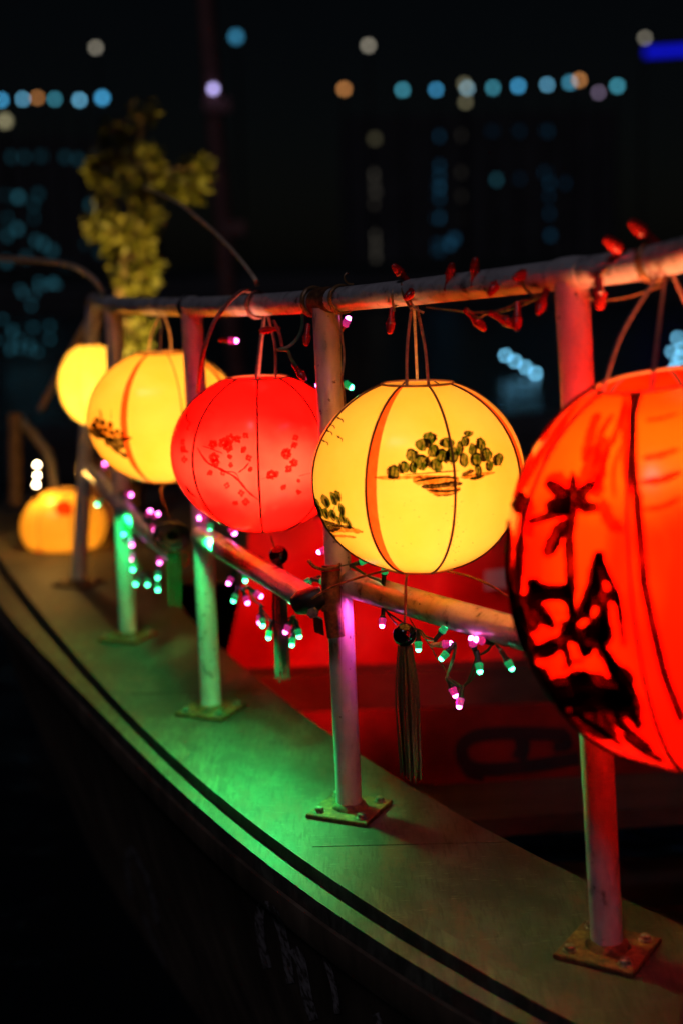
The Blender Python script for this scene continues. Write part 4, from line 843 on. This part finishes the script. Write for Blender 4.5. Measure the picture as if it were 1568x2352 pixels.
for ci, (cx_, cy_, r) in enumerate(clumps):
    if ci in (8, 15, 17, 19, 23, 27, 30): continue
    dz = random.uniform(-.12, .16); c = P(cx_, cy_, zt+dz); rr = r*.74*zt/FPX
    a = min(tp, key=lambda q: (q-c).length)
    limbs.tube([a, a.lerp(c, .55)+V((0, 0, .01)), c], [.007, .005, .002], 5)
    for k in range(int(62*(r/36)**2)):
        dv = V((random.gauss(0, 1), random.gauss(0, 1), random.gauss(0, 1))).normalized()
        p = c+dv*rr*random.uniform(.25, 1.0)**.7; ln = random.uniform(.030, .055); wd = ln*.5
        ax = (dv+V((random.uniform(-.8, .8), random.uniform(-.8, .8), random.uniform(-1.1, .3)))).normalized(); sd_ = ax.orthogonal().normalized()
        sd_ = Matrix.Rotation(random.uniform(0, 6.28), 3, ax)@sd_; up_ = ax.cross(sd_)
        q = [p, p+ax*ln*.45+sd_*wd*.5+up_*.004, p+ax*ln, p+ax*ln*.45-sd_*wd*.5+up_*.004]
        n0 = len(leaf.v); leaf.v += q; leaf.f += [[n0, n0+1, n0+2], [n0, n0+2, n0+3]]
limbs.build('limb', M['bark'], tree)
su = bpy.data.lights.new('tree_fill_light', 'SPOT'); su.energy = 170; su.color = (1, .66, .14); su.spot_size = math.radians(70); su.spot_blend = .7; su.shadow_soft_size = .04  # added spot, hidden from view, brightening the crown from below
lo = bpy.data.objects.new('tree_fill_light', su); S.collection.objects.link(lo); lo.parent = tree
lo.location = V((.16, -.42, .30)); ta = P(310, 520, zt)-(tb+lo.location); lo.rotation_mode = 'QUATERNION'; lo.rotation_quaternion = V((0, 0, -1)).rotation_difference(ta.normalized())
ul = tb+lo.location; MB().lathe(ul-ta.normalized()*.05, [(.03, -.05), (.045, -.02), (.055, .03), (.05, .03), (.03, 0), (.0001, -.01)], 14, ta).build('tree_fill_housing', M['dark'], tree)
MB().tube([V((ul.x, ul.y, .001)), ul-ta.normalized()*.07], .012, 8).build('tree_fill_stake', M['dark'], tree)
tag(leaf.build('crown', M['leaf'], tree, smooth=False), kind='stuff')

# ------------------------------------------------------------------ dark mast
zm = 14.0
mp = [P(470, -60, zm), P(490, 230, zm), P(512, 480, zm), P(528, 700, zm)]
mbase = V((mp[-1].x+.06, mp[-1].y, -0.06))
mast = thing('mast', mbase, 'tall dark red mast fading into the night behind the railing', 'mast')
MB().tube([mbase]+mp[::-1], .085, 12).build('pole', M['mast'], mast)
for x, y in ((497, 240), (530, 522)):
    c = P(x, y, zm-.1); MB().box(c-R_*.12-U_*.07, R_*.26, F_*.06, U_*.14).build('bracket', M['mast'], mast, smooth=False)
MB().sphere(P(490, 203, zm-.15), .035, 12).build('lamp', emit('lilac_lamp', (.42, .36, .75), 4.0), mast)
# the boat the mast stands on
tag(MB().box((mbase.x-2.2, mbase.y-.7, WZ-.1), (5.5, 0, 0), (0, 1.6, 0), (0, 0, .45)).build('barge', M['far_wall'], smooth=False), 'low dark barge carrying the red mast', 'boat')

# ------------------------------------------------------------------ far lights
KB = 7.0
COL = {'b': (.05, .30, .55), 'lb': (.14, .45, .68), 'dlb': (.04, .20, .30), 't': (.05, .27, .36), 'o': (.42, .17, .05), 'g': (.20, .18, .14), 'gb': (.15, .27, .33), 'db': (.012, .07, .12), 'li': (.16, .12, .19), 'do': (.10, .09, .05)}
LM = {}
def lampmat(k, s=1.0):
    if (k, s) not in LM: LM[k, s] = emit('far_light_'+k, COL[k], KB*s)
    return LM[k, s]
CN = {'b': 'blue', 'lb': 'pale blue', 't': 'teal', 'o': 'orange', 'g': 'warm grey', 'gb': 'grey blue', 'db': 'dim blue', 'li': 'lilac', 'do': 'dim olive', 'dlb': 'dim teal'}
def street_lamp(x, y, k, label, dist=66, r=None):
    r = r or random.uniform(.085, .135)
    c = P(x, y, dist); base = V((c.x, c.y, .95 if c.y > 64 else WZ))
    root = thing('street_lamp', base, label, 'street lamp', 'street lamps along the far bank')
    MB().tube([base, V((c.x, c.y, c.z-.9)), V((c.x, c.y+.02, c.z+r*1.5))], [.09, .06, .05], 8).build('pole', M['dark'], root)
    MB().sphere(V((c.x, c.y-.25, c.z)), r, 12).build('lamp', lampmat(k), root)
    MB().tube([V((c.x, c.y+.02, c.z+r*1.45)), V((c.x, c.y-.25, c.z+r*1.3))], .04, 6).build('arm', M['dark'], root)
ordn = ['first', 'second', 'third', 'fourth', 'fifth', 'sixth', 'seventh', 'eighth', 'ninth', 'tenth', 'eleventh', 'twelfth', 'thirteenth']
left = [(5, 230, 'b'), (55, 228, 'lb'), (88, 225, 'o'), (128, 228, 't'), (185, 230, 'lb'), (237, 225, 'b')]
for i, (x, y, k) in enumerate(left): street_lamp(x, y, k, f'{CN[k]} street lamp, {ordn[i]} from the left in the row above the tree')
right = [(790, 205, 'o'), (923, 207, 't'), (1000, 206, 'b'), (1064, 193, 'do'), (1071, 203, 'gb'), (1130, 202, 't'), (1188, 198, 'b'), (1254, 195, 'lb'), (1306, 190, 'dlb'), (1328, 184, 'o'), (1372, 213, 'li'), (1415, 198, 't')]
for i, (x, y, k) in enumerate(right): street_lamp(x, y, k, f'{CN[k]} street lamp, {ordn[i]} from the left in the long row over the rail')
street_lamp(222, 110, 'g', 'grey white street lamp high above the left row')
street_lamp(845, 105, 'g', 'grey white street lamp high above the start of the long row')
street_lamp(1478, 88, 'g', 'grey white street lamp high at the upper right')
street_lamp(14, 278, 'do', 'dim grey lamp just below the left row of street lamps', r=.2)
street_lamp(543, 85, 'db', 'dim blue lamp high to the right of the mast', r=.2)
street_lamp(1067, 235, 'do', 'dim olive lamp just under the long row')
# dark buildings with dim lit windows
def building(label, x0, x1, ytop, dist, wins, base_z=.95):
    a, b_ = P(x0, ytop, dist), P(x1, ytop, dist); top = a.z
    o = V((a.x, a.y, base_z)); root = thing('apartment_building', o, label, 'building', 'dark buildings on the far bank')
    MB().box(o+V((0, .3, 0)), V((b_.x-a.x, 0, 0)), V((0, 12, 0)), V((0, 0, top-base_z))).build('wall', M['far_wall'], root, smooth=False)
    for it in wins:
        x, y, k = it[:3]; s = it[3] if len(it) > 3 else 1.0
        c = P(x, y, dist); d = ray(x, y); c = CAM+d*((o.y+.29-CAM.y)/d.y)
        if c.z < base_z+.2: continue
        wd, ht = .17, .19
        fr = MB(); 
        for u0, v0, u1, v1 in ((-wd-.06, -ht-.06, wd+.06, -ht), (-wd-.06, ht, wd+.06, ht+.06), (-wd-.06, -ht, -wd, ht), (wd, -ht, wd+.06, ht)):
            fr.box(c+V((u0, -.05, v0)), V((u1-u0, 0, 0)), V((0, .05, 0)), V((0, 0, v1-v0)))
        wo = fr.build('window', M['dark'], root, smooth=False)
        MB().box(c+V((-wd, -.02, -ht)), V((2*wd, 0, 0)), V((0, .015, 0)), V((0, 0, 2*ht))).build('pane', lampmat(k, round(s*.22, 3)), wo, smooth=False)
wr_ = [(860, 318, 'do', .8)] + [(858+random.uniform(-4, 6), y, 'g', random.uniform(.12, .3)) for y in (400, 420, 440, 468, 540, 560, 575, 590, 604)]
wr_ += [(1005, y, 'b', s) for y, s in ((312, .12), (380, .14), (405, .16), (430, .32), (455, .15), (500, .28), (560, .2), (575, .2))] + [(1032, 560, 'b', .16), (1042, 548, 'b', .15)]
wr_ += [(1062, 310, 'g', .12), (1060, 395, 'g', .08), (1062, 450, 'g', .08), (1137, 412, 't', .35), (1255, 300, 'b', .10), (1252, 395, 'b', .08), (1258, 420, 'b', .09), (1256, 450, 'b', .07), (1258, 490, 'b', .07), (1262, 540, 'b', .09), (1068, 500, 'g', .1), (1190, 300, 'b', .05), (1190, 410, 'b', .05), (1130, 300, 'b', .04), (1300, 420, 'b', .04)]
building('wide dark building with columns of dim windows above the rail', 780, 1420, 265, 84, wr_)
wl = []
for x, y, s in [(22, 360, .22), (58, 360, .14), (95, 358, .18), (150, 360, .1), (180, 365, .12), (20, 448, .35), (42, 452, .4), (75, 470, .14), (88, 445, .1), (22, 500, .36), (40, 525, .3), (20, 540, .3), (75, 500, .12), (80, 552, .32), (102, 560, .34), (120, 575, .2), (60, 590, .12), (15, 600, .2), (205, 470, .22), (200, 560, .08), (150, 610, .05), (130, 640, .06), (230, 580, .06)]:
    wl.append((x, y, 't', s))
building('dark building with many dim blue windows at the left edge', -180, 300, 322, 84, wl)
# moored boats with light rows
def moored(label, pts, dist, k, s, r, hullpx, name='moored_boat'):
    c0 = P(*pts[0], dist); hp = [P(*q, dist+.9) for q in hullpx]
    root = thing(name, V((c0.x, c0.y+1.2, WZ)), label, 'boat', 'lit boats moored beyond the railing')
    x0, x1 = min(p.x for p in hp), max(p.x for p in hp); y0 = c0.y+.6; zt_ = max(p.z for p in hp)
    mb = MB(); rows = []
    for i in range(13):
        u = i/12; x = x0+(x1-x0)*u; wv = .9*math.sin(math.pi*min(1, .12+u*.9))**.5
        rows.append([V((x, y0+.9-wv, zt_+.1*(u-.5)**2)), V((x, y0+1.0-wv*.7, WZ-.1)), V((x, y0+1.0+wv*.7, WZ-.1)), V((x, y0+.9+wv, zt_+.1*(u-.5)**2))])
    mb.grid(rows); mb.build('hull', M['far_wall'], root)
    MB().grid([[r_[0]+V((0, .02, -.02)), r_[3]+V((0, -.02, -.02))] for r_ in rows]).build('deck', M['far_wall'], root)
    for x, y in pts: MB().sphere(P(x, y, dist), r, 10).build('lamp', lampmat(k, s), root)
moored('low boat with a slanting row of pale blue lights left of the red post', [(1160, 816), (1182, 829), (1206, 843), (1229, 857), (1252, 871)], 24, 'lb', 1.8, .032, [(1100, 905), (1300, 905)])
moored('boat with stacked pale blue lights at the right edge above the scarlet lantern', [(1556, 776), (1543, 808), (1568, 800), (1554, 838), (1562, 820), (1548, 848)], 24, 'lb', 1.5, .032, [(1500, 905), (1750, 905)])
moored('boat with a single dim blue light beyond the yellow lantern', [(1192, 790)], 34, 'b', .25, .07, [(1120, 830), (1290, 830)])
wl2 = [(random.uniform(-10, 130), random.uniform(640, 860)) for _ in range(24)]  # glowing dots standing in for blue lamp reflections on the water
moored('dark boat added at the far left, its dim blue dots imitating reflections on the water', wl2, 30, 't', .10, .035, [(-260, 880), (190, 880)])
# blue sign
s0, s1 = P(1478, 128, 70), P(1640, 118, 70)
sg = thing('neon_sign', V((s0.x, s0.y, .95)), 'deep blue glowing sign bar at the upper right edge', 'sign')
MB().box(s0, s1-s0, V((0, .2, 0)), V((0, 0, .38))).build('tube_bar', emit('blue_neon', (.004, .006, .55), 1.1), sg, smooth=False)
MB().box(s0+V((0, .25, -.1)), s1-s0, V((0, .3, 0)), V((0, 0, .7))).build('backing', M['dark'], sg, smooth=False)
MB().tube([V((s1.x-.6, s1.y+.5, .95)), V((s1.x-.6, s1.y+.5, s1.z))], .12, 8).build('pole', M['dark'], sg)
